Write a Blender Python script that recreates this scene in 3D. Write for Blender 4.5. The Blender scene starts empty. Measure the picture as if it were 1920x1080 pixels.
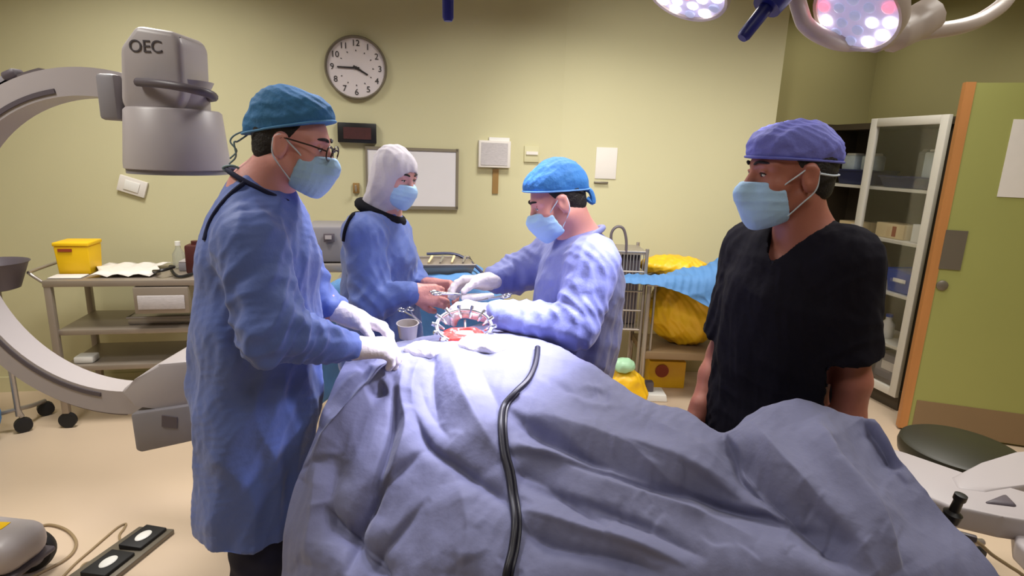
import bpy, bmesh, math, random
import numpy as np
from mathutils import Vector, Matrix
from mathutils.bvhtree import BVHTree

random.seed(4)
S = bpy.context.scene
COL = S.collection
PI = math.pi

# ------------------------------------------------------------------ camera
F_PX, PITCH, ROLL, EYE = 1100.0, math.radians(13), math.radians(2), 1.62
CAM = np.array([0, 0, EYE])
_fw = np.array([0, math.cos(PITCH), -math.sin(PITCH)])
_u = np.array([0, math.sin(PITCH), math.cos(PITCH)])
_r = np.array([1.0, 0, 0])
_R = _r * math.cos(ROLL) + _u * math.sin(ROLL)
_U = -_r * math.sin(ROLL) + _u * math.cos(ROLL)


def ray(x, y):
    return _fw + _R * (x - 960) / F_PX + _U * (540 - y) / F_PX


def at(x, y, Y):                      # photo point at world depth Y
    d = ray(x, y)
    return CAM + d * Y / d[1]


def atz(x, y, z):                     # photo point on the level plane z
    d = ray(x, y)
    return CAM + d * (z - EYE) / d[2]


def to_px(v):
    v = np.asarray(v, float) - CAM
    d = v @ _fw
    return np.stack([960 + F_PX * (v @ _R) / d, 540 - F_PX * (v @ _U) / d], -1)


cd = bpy.data.cameras.new('camera')
cam = bpy.data.objects.new('camera', cd)
COL.objects.link(cam)
cd.sensor_width = 36
cd.lens = F_PX / 1920 * 36
cd.clip_start = 0.02
Mc = Matrix.Identity(4)
for i in range(3):
    Mc[i][0], Mc[i][1], Mc[i][2], Mc[i][3] = _R[i], _U[i], -_fw[i], CAM[i]
cam.matrix_world = Mc
S.camera = cam

# ------------------------------------------------------------------ materials


def lin(c):
    out = []
    for v in c[:3]:
        v = v / 255
        out.append(v / 12.92 if v <= 0.04045 else ((v + 0.055) / 1.055) ** 2.4)
    return (*out, 1)


def mat(name, col, rough=0.6, metal=0.0, var=0.07, scale=6, bump=0.0, bscale=60, emit=0.0, col2=None,
        alpha=1.0, trans=0.0, sheen=0.0, stretch=None, sss=0.0, spec=None):
    m = bpy.data.materials.new(name)
    m.use_nodes = True
    nt = m.node_tree
    b = nt.nodes['Principled BSDF']
    tc = nt.nodes.new('ShaderNodeTexCoord')
    mp = nt.nodes.new('ShaderNodeMapping')
    nt.links.new(tc.outputs['Object'], mp.inputs[0])
    if stretch:
        mp.inputs['Scale'].default_value = stretch
    n = nt.nodes.new('ShaderNodeTexNoise')
    n.inputs['Scale'].default_value = scale
    n.inputs['Detail'].default_value = 4
    nt.links.new(mp.outputs[0], n.inputs['Vector'])
    r = nt.nodes.new('ShaderNodeMixRGB')
    c = lin(col)
    if col2 is None:
        a = tuple(max(0, x * (1 - var)) for x in c[:3]) + (1,)
        d = tuple(min(1, x * (1 + var)) for x in c[:3]) + (1,)
    else:
        a, d = c, lin(col2)
    r.inputs[1].default_value = a
    r.inputs[2].default_value = d
    nt.links.new(n.outputs['Fac'], r.inputs[0])
    nt.links.new(r.outputs[0], b.inputs['Base Color'])
    b.inputs['Roughness'].default_value = rough
    b.inputs['Metallic'].default_value = metal
    if spec is not None:
        b.inputs['Specular IOR Level'].default_value = spec
    if sheen:
        b.inputs['Sheen Weight'].default_value = sheen
    if sss:
        b.inputs['Subsurface Weight'].default_value = sss
        b.inputs['Subsurface Scale'].default_value = 0.01
    if emit:
        nt.links.new(r.outputs[0], b.inputs['Emission Color'])
        b.inputs['Emission Strength'].default_value = emit
    if trans:
        b.inputs['Transmission Weight'].default_value = trans
    b.inputs['Alpha'].default_value = alpha
    if bump:
        n2 = nt.nodes.new('ShaderNodeTexNoise')
        n2.inputs['Scale'].default_value = bscale
        n2.inputs['Detail'].default_value = 6
        nt.links.new(mp.outputs[0], n2.inputs['Vector'])
        bp = nt.nodes.new('ShaderNodeBump')
        bp.inputs['Strength'].default_value = bump
        bp.inputs['Distance'].default_value = 0.01
        nt.links.new(n2.outputs['Fac'], bp.inputs['Height'])
        nt.links.new(bp.outputs[0], b.inputs['Normal'])
    return m


M = {}


def defmat(k, *a, **kw):
    M[k] = mat(k, *a, **kw)


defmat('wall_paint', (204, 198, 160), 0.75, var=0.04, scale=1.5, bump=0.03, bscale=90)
defmat('wall_paint_shaded', (170, 162, 112), 0.75, var=0.04, scale=1.5, bump=0.03, bscale=90)  # same wall paint, shade of recess and right wall put into the colour
defmat('ceiling_paint', (150, 146, 126), 0.8, var=0.03)
defmat('floor_vinyl', (208, 186, 162), 0.42, var=0.05, scale=2.2, bump=0.02, bscale=30)
defmat('cove', (150, 120, 84), 0.5)
defmat('gown', (92, 114, 188), 0.62, var=0.06, scale=5, bump=0.25, bscale=38, sheen=0.2)
defmat('gown_pale', (128, 135, 200), 0.62, var=0.06, scale=5, bump=0.25, bscale=38, sheen=0.2)
defmat('drape', (112, 114, 148), 0.72, var=0.06, scale=7, bump=0.22, bscale=34, sheen=0.2)
defmat('drape_blue', (86, 136, 192), 0.7, var=0.12, scale=8, bump=0.3, bscale=30)
defmat('cap_teal', (44, 112, 158), 0.75, var=0.12, scale=14, bump=0.35, bscale=70, col2=(66, 126, 190))
defmat('cap_teal_band', (86, 146, 196), 0.7)
defmat('cap_blue_band', (104, 158, 222), 0.7)
defmat('cap_violet_band', (104, 108, 196), 0.7)
defmat('cap_blue', (58, 126, 204), 0.7, var=0.1, scale=14, bump=0.35, bscale=70)
defmat('cap_violet', (116, 120, 212), 0.7, var=0.12, scale=12, bump=0.35, bscale=60)
defmat('hijab', (206, 200, 212), 0.75, var=0.05, scale=9, bump=0.2, bscale=50)
defmat('black_cloth', (18, 18, 28), 0.85, spec=0.2, var=0.15, scale=10, bump=0.2, bscale=60)
defmat('navy_cloth', (22, 26, 60), 0.85, var=0.1)
defmat('scrubs', (24, 22, 32), 0.9, spec=0.15, var=0.2, scale=4, bump=0.3, bscale=26)
defmat('mask', (174, 212, 255), 0.65, var=0.06, scale=20, bump=0.15, bscale=90)
defmat('tie_pale', (128, 152, 160), 0.7)
defmat('mask_edge', (214, 226, 240), 0.65)
defmat('skin', (224, 158, 150), 0.5, var=0.08, scale=18, bump=0.05, bscale=120, sss=0.08)
defmat('skin_tan', (172, 108, 92), 0.5, var=0.08, scale=18, bump=0.05, bscale=120, sss=0.06)
defmat('skin_fair', (224, 168, 162), 0.5, var=0.06, scale=18, sss=0.08)
defmat('hair', (26, 20, 20), 0.65, var=0.3, scale=60, bump=0.5, bscale=200)
defmat('eye_white', (225, 220, 215), 0.2)
defmat('eye_dark', (35, 22, 18), 0.15)
defmat('glove', (226, 216, 220), 0.45, var=0.05, scale=30, bump=0.2, bscale=90)
defmat('glove_pink', (226, 158, 154), 0.45, var=0.08, scale=30, bump=0.2, bscale=90)
defmat('glasses', (40, 20, 18), 0.3)
defmat('lens_glass', (235, 240, 245), 0.03, trans=1.0, alpha=0.25)
defmat('machine_white', (176, 168, 170), 0.4, var=0.03)
defmat('machine_grey', (138, 134, 140), 0.45, var=0.04)
defmat('machine_dark', (92, 84, 92), 0.45)
defmat('track', (120, 112, 116), 0.35, metal=0.4)
defmat('dark_print', (70, 62, 66), 0.6)
defmat('steel', (176, 168, 162), 0.34, metal=0.65, var=0.1, scale=5)
defmat('steel_trolley', (158, 146, 134), 0.42, metal=0.45, var=0.1, scale=5)
defmat('steel_bright', (214, 214, 220), 0.2, metal=0.9)
defmat('black_plastic', (22, 21, 24), 0.4)
defmat('black_rubber', (20, 19, 22), 0.6)
defmat('cable_black', (26, 24, 36), 0.4)
defmat('white_plastic', (232, 230, 226), 0.4, var=0.03)
defmat('paper', (226, 220, 214), 0.85, var=0.04, scale=12)
defmat('paper_print', (190, 184, 186), 0.85, var=0.3, scale=40, stretch=(1, 1, 6))
defmat('yellow', (244, 196, 12), 0.5, var=0.06)
defmat('yellow_bag', (226, 168, 14), 0.4, var=0.2, scale=9, bump=0.6, bscale=14, col2=(246, 202, 40))
defmat('red_label', (150, 60, 30), 0.6)
defmat('maroon', (74, 28, 26), 0.5)
defmat('wood_brown', (146, 112, 60), 0.6, var=0.1)
defmat('cream_box', (226, 204, 160), 0.7)
defmat('orange_wood', (188, 128, 72), 0.5, var=0.18, scale=4, stretch=(6, 6, 0.6))
defmat('door_green', (158, 160, 92), 0.5, var=0.04, scale=2)
defmat('kick_plate', (136, 112, 82), 0.5, var=0.08)
defmat('plate_grey', (120, 112, 100), 0.4, metal=0.4)
defmat('cab_white', (216, 212, 202), 0.45, var=0.03)
defmat('cab_dark', (70, 60, 46), 0.6, var=0.15)
defmat('cab_glass', (200, 205, 200), 0.04, trans=1.0, alpha=0.16)
defmat('bin_blue', (24, 66, 168), 0.4)
defmat('bin_navy', (34, 40, 84), 0.45)
defmat('pack_clear', (200, 214, 224), 0.3, var=0.2, scale=20)
defmat('led_red', (70, 34, 34), 0.5, var=0.3, scale=30)
defmat('clock_face', (226, 216, 218), 0.5, var=0.02)
defmat('clock_rim', (120, 112, 96), 0.4)
defmat('ink', (46, 42, 42), 0.6)
defmat('blue_handle', (26, 32, 116), 0.4, var=0.06)
defmat('lamp_white', (186, 172, 164), 0.35, var=0.02)
defmat('lamp_lens', (200, 192, 226), 0.2, emit=0.4, var=0.05, scale=40)
defmat('led_white', (255, 255, 255), 0.2, emit=6.0, var=0)
defmat('led_pink', (255, 92, 112), 0.2, emit=3.0, var=0)
defmat('led_grey', (172, 176, 210), 0.2, emit=0.5, var=0)
defmat('tissue', (176, 58, 52), 0.3, var=0.3, scale=30, bump=0.4, bscale=60)
defmat('gauze', (246, 242, 240), 0.85, var=0.03, bump=0.4, bscale=80)
defmat('white_board', (226, 222, 226), 0.25, var=0.02)
defmat('alu', (150, 140, 120), 0.4, metal=0.5)
defmat('olive_seat', (38, 36, 22), 0.45, var=0.1)
defmat('clear_plastic', (226, 230, 226), 0.15, trans=0.7, alpha=0.6)
defmat('green_bag', (170, 214, 176), 0.4, var=0.2, scale=20)
defmat('mat_beige', (198, 176, 132), 0.6)
defmat('cable_tan', (150, 128, 96), 0.5)

# ------------------------------------------------------------------ helpers


def tag(o, label=None, cat=None, group=None, kind=None):
    if label: o['label'] = label
    if cat: o['category'] = cat
    if group: o['group'] = group
    if kind: o['kind'] = kind
    return o


def thing(name, label, cat, loc=(0, 0, 0), group=None, kind=None):
    o = bpy.data.objects.new(name, None)
    COL.objects.link(o)
    o.location = tuple(loc)
    o.empty_display_size = 0.05
    return tag(o, label, cat, group, kind)


def put(o, parent):
    if parent is not None:
        off = Vector((0, 0, 0))
        p = parent
        while p is not None:
            off += p.location
            p = p.parent
        o.parent = parent
        o.location = o.location - off


def link_mesh(name, me, mats, parent=None, smooth=True, base=None):
    """mesh given in world coordinates; base = origin of the object"""
    if base is None:
        n = len(me.vertices)
        co = np.empty(n * 3)
        me.vertices.foreach_get('co', co)
        co = co.reshape(-1, 3)
        base = np.array([(co[:, 0].min() + co[:, 0].max()) / 2, (co[:, 1].min() + co[:, 1].max()) / 2, co[:, 2].min()])
    me.transform(Matrix.Translation(-Vector(base)))
    if not isinstance(mats, (list, tuple)): mats = [mats]
    for m in mats: me.materials.append(M[m] if isinstance(m, str) else m)
    o = bpy.data.objects.new(name, me)
    COL.objects.link(o)
    o.location = tuple(base)
    if smooth:
        me.polygons.foreach_set('use_smooth', [True] * len(me.polygons))
    put(o, parent)
    return o


def catmull(pts, n=8, closed=False):
    P = [np.asarray(p, float) for p in pts]
    out = []
    N = len(P)
    for i in range(N if closed else N - 1):
        p0 = P[(i - 1) % N] if closed or i > 0 else 2 * P[0] - P[1]
        p1, p2 = P[i], P[(i + 1) % N]
        p3 = P[(i + 2) % N] if closed or i + 2 < N else 2 * P[-1] - P[-2]
        for k in range(n):
            t = k / n
            out.append(0.5 * (2 * p1 + (p2 - p0) * t + (2 * p0 - 5 * p1 + 4 * p2 - p3) * t * t + (3 * p1 - p0 - 3 * p2 + p3) * t ** 3))
    if not closed: out.append(P[-1])
    return out


class MB:
    def __init__(self, T=None):
        self.bm = bmesh.new()
        self.T = T
        self.mi = 0

    def _mark(self, faces):
        for f in faces: f.material_index = self.mi

    def box(self, c, s, R=None, bev=0.0, seg=2):
        r = bmesh.ops.create_cube(self.bm, size=1.0)
        vs = r['verts']
        X = Matrix.Translation(Vector(c)) @ (R.to_4x4() if R is not None else Matrix.Identity(4)) @ Matrix.Diagonal((*s, 1))
        bmesh.ops.transform(self.bm, matrix=X, verts=vs)
        fs = {f for v in vs for f in v.link_faces}
        if bev:
            es = {e for v in vs for e in v.link_edges}
            rb = bmesh.ops.bevel(self.bm, geom=list(es), offset=bev, segments=seg, affect='EDGES', profile=0.5)
            fs = {f for f in fs if f.is_valid} | set(rb['faces'])
        self._mark(fs)
        return self

    def hexa(self, bot, top, bev=0.0):
        """8 corners: bot 4 (ccw from above) and top 4"""
        v = [self.bm.verts.new(tuple(p)) for p in list(bot) + list(top)]
        fs = [self.bm.faces.new(x) for x in ([v[3], v[2], v[1], v[0]], [v[4], v[5], v[6], v[7]])]
        for i in range(4):
            j = (i + 1) % 4
            fs.append(self.bm.faces.new([v[i], v[j], v[4 + j], v[4 + i]]))
        if bev:
            es = {e for f in fs for e in f.edges}
            rb = bmesh.ops.bevel(self.bm, geom=list(es), offset=bev, segments=3, affect='EDGES', profile=0.5)
            fs = [f for f in fs if f.is_valid] + rb['faces']
        self._mark(fs)
        return self

    def tube(self, pts, r, seg=10, closed=False, caps=True, flat=None):
        P = [np.asarray(p, float) for p in pts]
        n = len(P)
        rr = r if hasattr(r, '__len__') else [r] * n
        T = []
        for i in range(n):
            a = P[(i - 1) % n] if closed or i > 0 else P[0]
            b = P[(i + 1) % n] if closed or i < n - 1 else P[-1]
            d = b - a
            T.append(d / (np.linalg.norm(d) + 1e-12))
        up = np.array([0, 0, 1.0]) if abs(T[0][2]) < 0.9 else np.array([1.0, 0, 0])
        u = np.cross(T[0], up); u /= np.linalg.norm(u)
        rings = []
        for i in range(n):
            u = u - T[i] * (u @ T[i])
            u /= np.linalg.norm(u) + 1e-12
            w = np.cross(T[i], u)
            ring = []
            for k in range(seg):
                a = 2 * PI * k / seg
                fl = flat or 1.0
                ring.append(self.bm.verts.new(tuple(P[i] + rr[i] * (u * math.cos(a) + w * math.sin(a) * fl))))
            rings.append(ring)
        fs = []
        for i in range(n if closed else n - 1):
            A, B = rings[i], rings[(i + 1) % n]
            for k in range(seg):
                j = (k + 1) % seg
                fs.append(self.bm.faces.new([A[k], A[j], B[j], B[k]]))
        if caps and not closed:
            fs.append(self.bm.faces.new(rings[0][::-1]))
            fs.append(self.bm.faces.new(rings[-1]))
        self._mark(fs)
        return self

    def cyl(self, a, b, ra, rb=None, seg=20):
        return self.tube([a, b], [ra, ra if rb is None else rb], seg)

    def lathe(self, prof, c, axis=(0, 0, 1), seg=32, sx=1.0, closed_prof=False):
        """prof: list of (radius, height) along axis, revolved"""
        ax = np.asarray(axis, float); ax /= np.linalg.norm(ax)
        t = np.array([1.0, 0, 0]) if abs(ax[0]) < 0.9 else np.array([0, 1.0, 0])
        u = t - ax * (t @ ax); u /= np.linalg.norm(u)
        w = np.cross(ax, u)
        c = np.asarray(c, float)
        rings = []
        for r, h in prof:
            if r < 1e-6:
                rings.append([self.bm.verts.new(tuple(c + ax * h))])
            else:
                rings.append([self.bm.verts.new(tuple(c + ax * h + r * (u * math.cos(2 * PI * k / seg) * sx + w * math.sin(2 * PI * k / seg)))) for k in range(seg)])
        fs = []
        for A, B in zip(rings[:-1], rings[1:]):
            for k in range(seg):
                j = (k + 1) % seg
                if len(A) == 1 and len(B) == 1: continue
                if len(A) == 1: fs.append(self.bm.faces.new([A[0], B[j], B[k]]))
                elif len(B) == 1: fs.append(self.bm.faces.new([A[k], A[j], B[0]]))
                else: fs.append(self.bm.faces.new([A[k], A[j], B[j], B[k]]))
        if len(rings[0]) > 1: fs.append(self.bm.faces.new(rings[0][::-1]))
        if len(rings[-1]) > 1: fs.append(self.bm.faces.new(rings[-1]))
        self._mark(fs)
        return self

    def prism(self, poly, ext):
        """poly: planar list of points, extruded by vector ext"""
        ext = np.asarray(ext, float)
        A = [self.bm.verts.new(tuple(p)) for p in poly]
        B = [self.bm.verts.new(tuple(np.asarray(p, float) + ext)) for p in poly]
        fs = [self.bm.faces.new(A[::-1]), self.bm.faces.new(B)]
        n = len(A)
        for i in range(n):
            j = (i + 1) % n
            fs.append(self.bm.faces.new([A[i], A[j], B[j], B[i]]))
        self._mark(fs)
        return self

    def ball(self, c, r, R=None, seg=20):
        q = bmesh.ops.create_uvsphere(self.bm, u_segments=seg, v_segments=max(6, seg // 2), radius=1.0)
        rr = r if hasattr(r, '__len__') else (r, r, r)
        X = Matrix.Translation(Vector(c)) @ (R.to_4x4() if R is not None else Matrix.Identity(4)) @ Matrix.Diagonal((*rr, 1))
        bmesh.ops.transform(self.bm, matrix=X, verts=q['verts'])
        self._mark({f for v in q['verts'] for f in v.link_faces})
        return self

    def grid(self, rows, thick=0.0):
        V = [[self.bm.verts.new(tuple(p)) for p in row] for row in rows]
        fs = []
        for i in range(len(V) - 1):
            for j in range(len(V[0]) - 1):
                fs.append(self.bm.faces.new([V[i][j], V[i][j + 1], V[i + 1][j + 1], V[i + 1][j]]))
        self._mark(fs)
        return self

    def use(self, i):
        self.mi = i
        return self

    def build(self, name, mats, parent=None, smooth=True, angle=40, base=None):
        bmesh.ops.recalc_face_normals(self.bm, faces=self.bm.faces)
        if self.T is not None: bmesh.ops.transform(self.bm, matrix=self.T, verts=self.bm.verts)
        me = bpy.data.meshes.new(name)
        self.bm.to_mesh(me)
        self.bm.free()
        o = link_mesh(name, me, mats, parent, smooth, base)
        if smooth and angle:
            me.set_sharp_from_angle(angle=math.radians(angle))
        return o


def np_mesh(name, v, f):
    me = bpy.data.meshes.new(name)
    n, m, k = len(v), len(f), f.shape[1]
    me.vertices.add(n)
    me.vertices.foreach_set('co', np.ascontiguousarray(v, np.float32).ravel())
    me.loops.add(m * k)
    me.loops.foreach_set('vertex_index', np.ascontiguousarray(f, np.int32).ravel())
    me.polygons.add(m)
    me.polygons.foreach_set('loop_start', np.arange(m, dtype=np.int32) * k)
    me.update(calc_edges=True)
    me.validate()
    return me


def vnormals(v, f):
    n = np.zeros_like(v)
    a = np.cross(v[f[:, 2]] - v[f[:, 0]], v[f[:, 3]] - v[f[:, 1]])
    for k in range(4): np.add.at(n, f[:, k], a)
    return n / (np.linalg.norm(n, axis=1, keepdims=True) + 1e-12)


# ------------------------------------------------------------------ signed distance modelling
class SDF:
    """soft union of tapered limbs and ellipsoids on a grid, meshed with surface nets"""

    def __init__(self, lo, hi, h):
        self.lo = np.asarray(lo, np.float32); self.h = h
        self.n = np.ceil((np.asarray(hi) - np.asarray(lo)) / h).astype(int) + 2
        self.V = np.full(self.n, 10.0, np.float32)

    def block(self, lo, hi):
        a = np.clip(np.floor((np.asarray(lo) - self.lo) / self.h).astype(int), 0, self.n)
        b = np.clip(np.ceil((np.asarray(hi) - self.lo) / self.h).astype(int) + 1, 0, self.n)
        sl = tuple(slice(x, y) for x, y in zip(a, b))
        g = [self.lo[i] + self.h * np.arange(a[i], b[i], dtype=np.float32) for i in range(3)]
        return sl, np.meshgrid(*g, indexing='ij', sparse=True)

    def comb(self, sl, d, k, op):
        V = self.V[sl]
        d = d.astype(np.float32)
        if op == 'sub':
            a, b = -V, d
        else:
            a, b = V, d
        if k > 0:
            h = np.maximum(k - np.abs(a - b), 0) / k
            r = np.minimum(a, b) - h * h * k * 0.25
        else:
            r = np.minimum(a, b)
        self.V[sl] = -r if op == 'sub' else r

    def cap(self, a, b, ra, rb, k=0.02, op='add', yaw=None, sx=1.0):
        a = np.asarray(a, float); b = np.asarray(b, float)
        pad = max(ra, rb) + k + 3 * self.h + 0.012
        sl, (X, Y, Z) = self.block(np.minimum(a, b) - pad, np.maximum(a, b) + pad)
        if 0 in self.V[sl].shape: return
        ba = b - a
        px, py, pz = X - a[0], Y - a[1], Z - a[2]
        if yaw is not None:
            c, s = math.cos(yaw), math.sin(yaw)
            px, py = (px * c + py * s) / sx, -px * s + py * c
            ba = np.array([(ba[0] * c + ba[1] * s) / sx, -ba[0] * s + ba[1] * c, ba[2]])
        t = np.clip((px * ba[0] + py * ba[1] + pz * ba[2]) / (ba @ ba + 1e-12), 0, 1)
        d = np.sqrt((px - t * ba[0]) ** 2 + (py - t * ba[1]) ** 2 + (pz - t * ba[2]) ** 2) - (ra + (rb - ra) * t)
        if yaw is not None: d = d * min(1.0, sx)
        self.comb(sl, d, k, op)

    def ell(self, c, r, R=None, k=0.02, op='add'):
        c = np.asarray(c, float); r = np.asarray(r, float)
        pad = r.max() + k + 3 * self.h + 0.012
        sl, (X, Y, Z) = self.block(c - pad, c + pad)
        if 0 in self.V[sl].shape: return
        X, Y, Z = X - c[0], Y - c[1], Z - c[2]
        if R is not None:
            X, Y, Z = (R[0, i] * X + R[1, i] * Y + R[2, i] * Z for i in range(3))
        k0 = np.sqrt((X / r[0]) ** 2 + (Y / r[1]) ** 2 + (Z / r[2]) ** 2)
        k1 = np.sqrt((X / r[0] ** 2) ** 2 + (Y / r[1] ** 2) ** 2 + (Z / r[2] ** 2) ** 2) + 1e-9
        self.comb(sl, k0 * (k0 - 1) / k1, k, op)

    def cut(self, p, nrm, k=0.0):
        """keep the side nrm points away from"""
        sl, (X, Y, Z) = self.block(self.lo, self.lo + self.h * self.n)
        n = np.asarray(nrm, float); n = n / np.linalg.norm(n)
        d = (X - p[0]) * n[0] + (Y - p[1]) * n[1] + (Z - p[2]) * n[2]
        sl = tuple(slice(0, x) for x in d.shape)
        V = self.V[sl]
        if k > 0:
            h = np.maximum(k - np.abs(V - d), 0) / k
            self.V[sl] = np.maximum(V, d) + h * h * k * 0.25
        else:
            self.V[sl] = np.maximum(V, d)

    def run(self, prims, grow=0.0):
        for p in prims:
            kind, a, kw = p
            if kind == 'cap': self.cap(a[0], a[1], a[2] + grow, a[3] + grow, **kw)
            else: self.ell(a[0], np.asarray(a[1]) + grow, **kw)
        return self

    def mesh(self):
        V = self.V
        Sg = V < 0
        c = np.zeros(tuple(x - 1 for x in V.shape), np.uint8)
        for i in (0, 1):
            for j in (0, 1):
                for k in (0, 1):
                    c += Sg[i:V.shape[0] - 1 + i, j:V.shape[1] - 1 + j, k:V.shape[2] - 1 + k]
        mix = (c > 0) & (c < 8)
        ci = np.argwhere(mix)
        idx = np.full(mix.shape, -1, np.int32)
        idx[mix] = np.arange(len(ci))
        cor = {}
        for i in (0, 1):
            for j in (0, 1):
                for k in (0, 1):
                    cor[i, j, k] = V[ci[:, 0] + i, ci[:, 1] + j, ci[:, 2] + k]
        acc = np.zeros((len(ci), 3)); cnt = np.zeros(len(ci))
        for ax in range(3):
            for a in (0, 1):
                for b in (0, 1):
                    p = [a, b]; p.insert(ax, 0); q = [a, b]; q.insert(ax, 1)
                    v0, v1 = cor[tuple(p)], cor[tuple(q)]
                    m = (v0 < 0) != (v1 < 0)
                    t = np.where(m, v0 / (v0 - v1 + 1e-20), 0)
                    pos = np.zeros((len(ci), 3)); pos[:] = p; pos[:, ax] = t
                    acc += pos * m[:, None]; cnt += m
        v = self.lo + self.h * (ci + acc / cnt[:, None])
        F = []
        for ax in range(3):
            s0 = [slice(None)] * 3; s1 = [slice(None)] * 3
            s0[ax] = slice(0, -1); s1[ax] = slice(1, None)
            A, B = Sg[tuple(s0)], Sg[tuple(s1)]
            e = np.argwhere(A != B)
            o1, o2 = [x for x in range(3) if x != ax]
            e = e[(e[:, o1] > 0) & (e[:, o2] > 0)]
            e = e[(e[:, o1] < V.shape[o1] - 1) & (e[:, o2] < V.shape[o2] - 1)]
            ins = A[e[:, 0], e[:, 1], e[:, 2]]
            quad = []
            for d1, d2 in ((1, 1), (0, 1), (0, 0), (1, 0)):
                q = e.copy(); q[:, o1] -= d1; q[:, o2] -= d2
                quad.append(idx[q[:, 0], q[:, 1], q[:, 2]])
            quad = np.stack(quad, 1)
            flip = ins if ax != 1 else ~ins
            quad = np.where(flip[:, None], quad, quad[:, ::-1])
            F.append(quad)
        return v, np.concatenate(F)


def waves(p, seed, n, f0, f1, dirscale=(1, 1, 1), warp=1.2):
    """sum of warped sines: cloth-like undulation, roughly within -1..1"""
    r = np.random.RandomState(seed)
    out = np.zeros(len(p))
    ds = np.asarray(dirscale, float)
    for i in range(n):
        d = r.normal(size=3) * ds; d /= np.linalg.norm(d) + 1e-9
        e = r.normal(size=3); e /= np.linalg.norm(e)
        f = f0 * (f1 / f0) ** (i / max(1, n - 1))
        ph = p @ d * f + warp * np.sin(p @ e * f * 0.45 + r.rand() * 6) + r.rand() * 6
        w = np.sin(ph)
        out += (1 - 2 * np.abs(w) ** 1.2 if i % 2 else w) * (f0 / f) ** 0.5
    return out / (n ** 0.5 * 1.2)


def sdf_obj(name, sdf, mats, parent=None, disp=None, base=None, smooth_it=0):
    v, f = sdf.mesh()
    if disp is not None:
        n = vnormals(v, f)
        v = v + n * disp(v, n)[:, None]
    return link_mesh(name, np_mesh(name, v, f), mats, parent, True, base)


def rotm(yaw, pitch=0, roll=0):
    """columns: forward, left, up; pitch>0 looks down"""
    f = np.array([math.cos(yaw) * math.cos(pitch), math.sin(yaw) * math.cos(pitch), -math.sin(pitch)])
    l = np.array([-math.sin(yaw), math.cos(yaw), 0])
    u = np.cross(f, l)
    c, s = math.cos(roll), math.sin(roll)
    return np.stack([f, l * c + u * s, -l * s + u * c], 1)


# ------------------------------------------------------------------ setting
def wall(name, a, b, z0, z1, m, th=0.1, side=1):
    a = np.array([*a, 0.0]); b = np.array([*b, 0.0])
    d = (b - a) / np.linalg.norm(b - a)
    n = np.array([-d[1], d[0], 0]) * th * side
    mb = MB()
    mb.prism([a + [0, 0, z0], b + [0, 0, z0], b + n + [0, 0, z0], a + n + [0, 0, z0]], (0, 0, z1 - z0))
    return tag(mb.build(name, m, smooth=False), kind='structure')


Y12 = math.radians(12)
WD = np.array([math.cos(Y12), math.sin(Y12)])           # along the back wall
WN = np.array([-math.sin(Y12), math.cos(Y12)])          # into the back wall
B0 = at(668, 128, 4.0)[:2]                              # the clock's place on the back wall


def on_back(px, py, off=0.0):
    """point of the back wall seen at a photo point, off = distance in front of it"""
    d = ray(px, py)
    o = B0 - WN * off
    t = ((o - CAM[:2]) @ WN) / (d[:2] @ WN)
    return CAM + d * t


CH = 2.95
cor = on_back(1050, 300)[:2]
wl = B0 - WD * ((B0[0] + 3.5) / WD[0])
EDGE = at(1458, 200, cor[1] + 0.05)[:2]
CF = atz(1676, 772, 0.0)[:2]                            # front right corner of the cabinet
RD = np.array([WN[0], WN[1]])                           # right wall direction, going away
RN = WD                                                 # into the right wall
RW = CF + RN * 0.62
far_y = 5.15
rw_far = RW + RD * ((far_y - RW[1]) / RD[1])
rw_near = RW + RD * ((-2.4 - RW[1]) / RD[1])
mb = MB()
mb.box((0.2, 1.5, -0.05), (8.6, 8.4, 0.1))
tag(mb.build('floor', 'floor_vinyl', smooth=False), kind='structure')
mb = MB()
mb.box((0.2, 1.5, CH + 0.05), (8.6, 8.4, 0.1))
tag(mb.build('ceiling', 'ceiling_paint', smooth=False), kind='structure')
wall('wall_back', wl, cor, 0, CH, 'wall_paint')
wall('wall_back_right', cor, EDGE, 0, CH, 'wall_paint', th=0.12)
wall('wall_recess_side', EDGE + [0, 0.121], (EDGE[0] - 0.05, far_y), 0, CH, 'wall_paint')
wall('wall_recess', (EDGE[0] - 0.1, far_y), rw_far, 0, CH, 'wall_paint_shaded')
wall('wall_right', rw_far, rw_near, 0, CH, 'wall_paint_shaded')
wall('wall_front', rw_near, (-3.5, -2.4), 0, CH, 'wall_paint')
wall('wall_left', (-3.5, -2.4), wl, 0, CH, 'wall_paint')
mb = MB()
a, b = wl, cor
mb.prism([(*(a - WN * 0.015), 0), (*(b - WN * 0.015), 0), (*b, 0), (*a, 0)], (0, 0, 0.1))
tag(mb.build('baseboard_back', 'wall_paint', smooth=False), kind='structure')

# ------------------------------------------------------------------ wall furniture
def wall_quad(mb, px0, py0, px1, py1, th, off=0.0, bev=0.0):
    """a plate on the back wall covering the given photo rectangle (level, square)"""
    c = on_back((px0 + px1) / 2, (py0 + py1) / 2, off)
    w = np.linalg.norm(on_back(px1, (py0 + py1) / 2, off)[:2] - on_back(px0, (py0 + py1) / 2, off)[:2])
    h = on_back((px0 + px1) / 2, py0, off)[2] - on_back((px0 + px1) / 2, py1, off)[2]
    R = Matrix.Rotation(Y12, 3, 'Z')
    cc = c.copy(); cc[:2] -= WN * th / 2
    mb.box(cc, (w, th, h), R, bev)
    return cc, w, h


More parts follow.
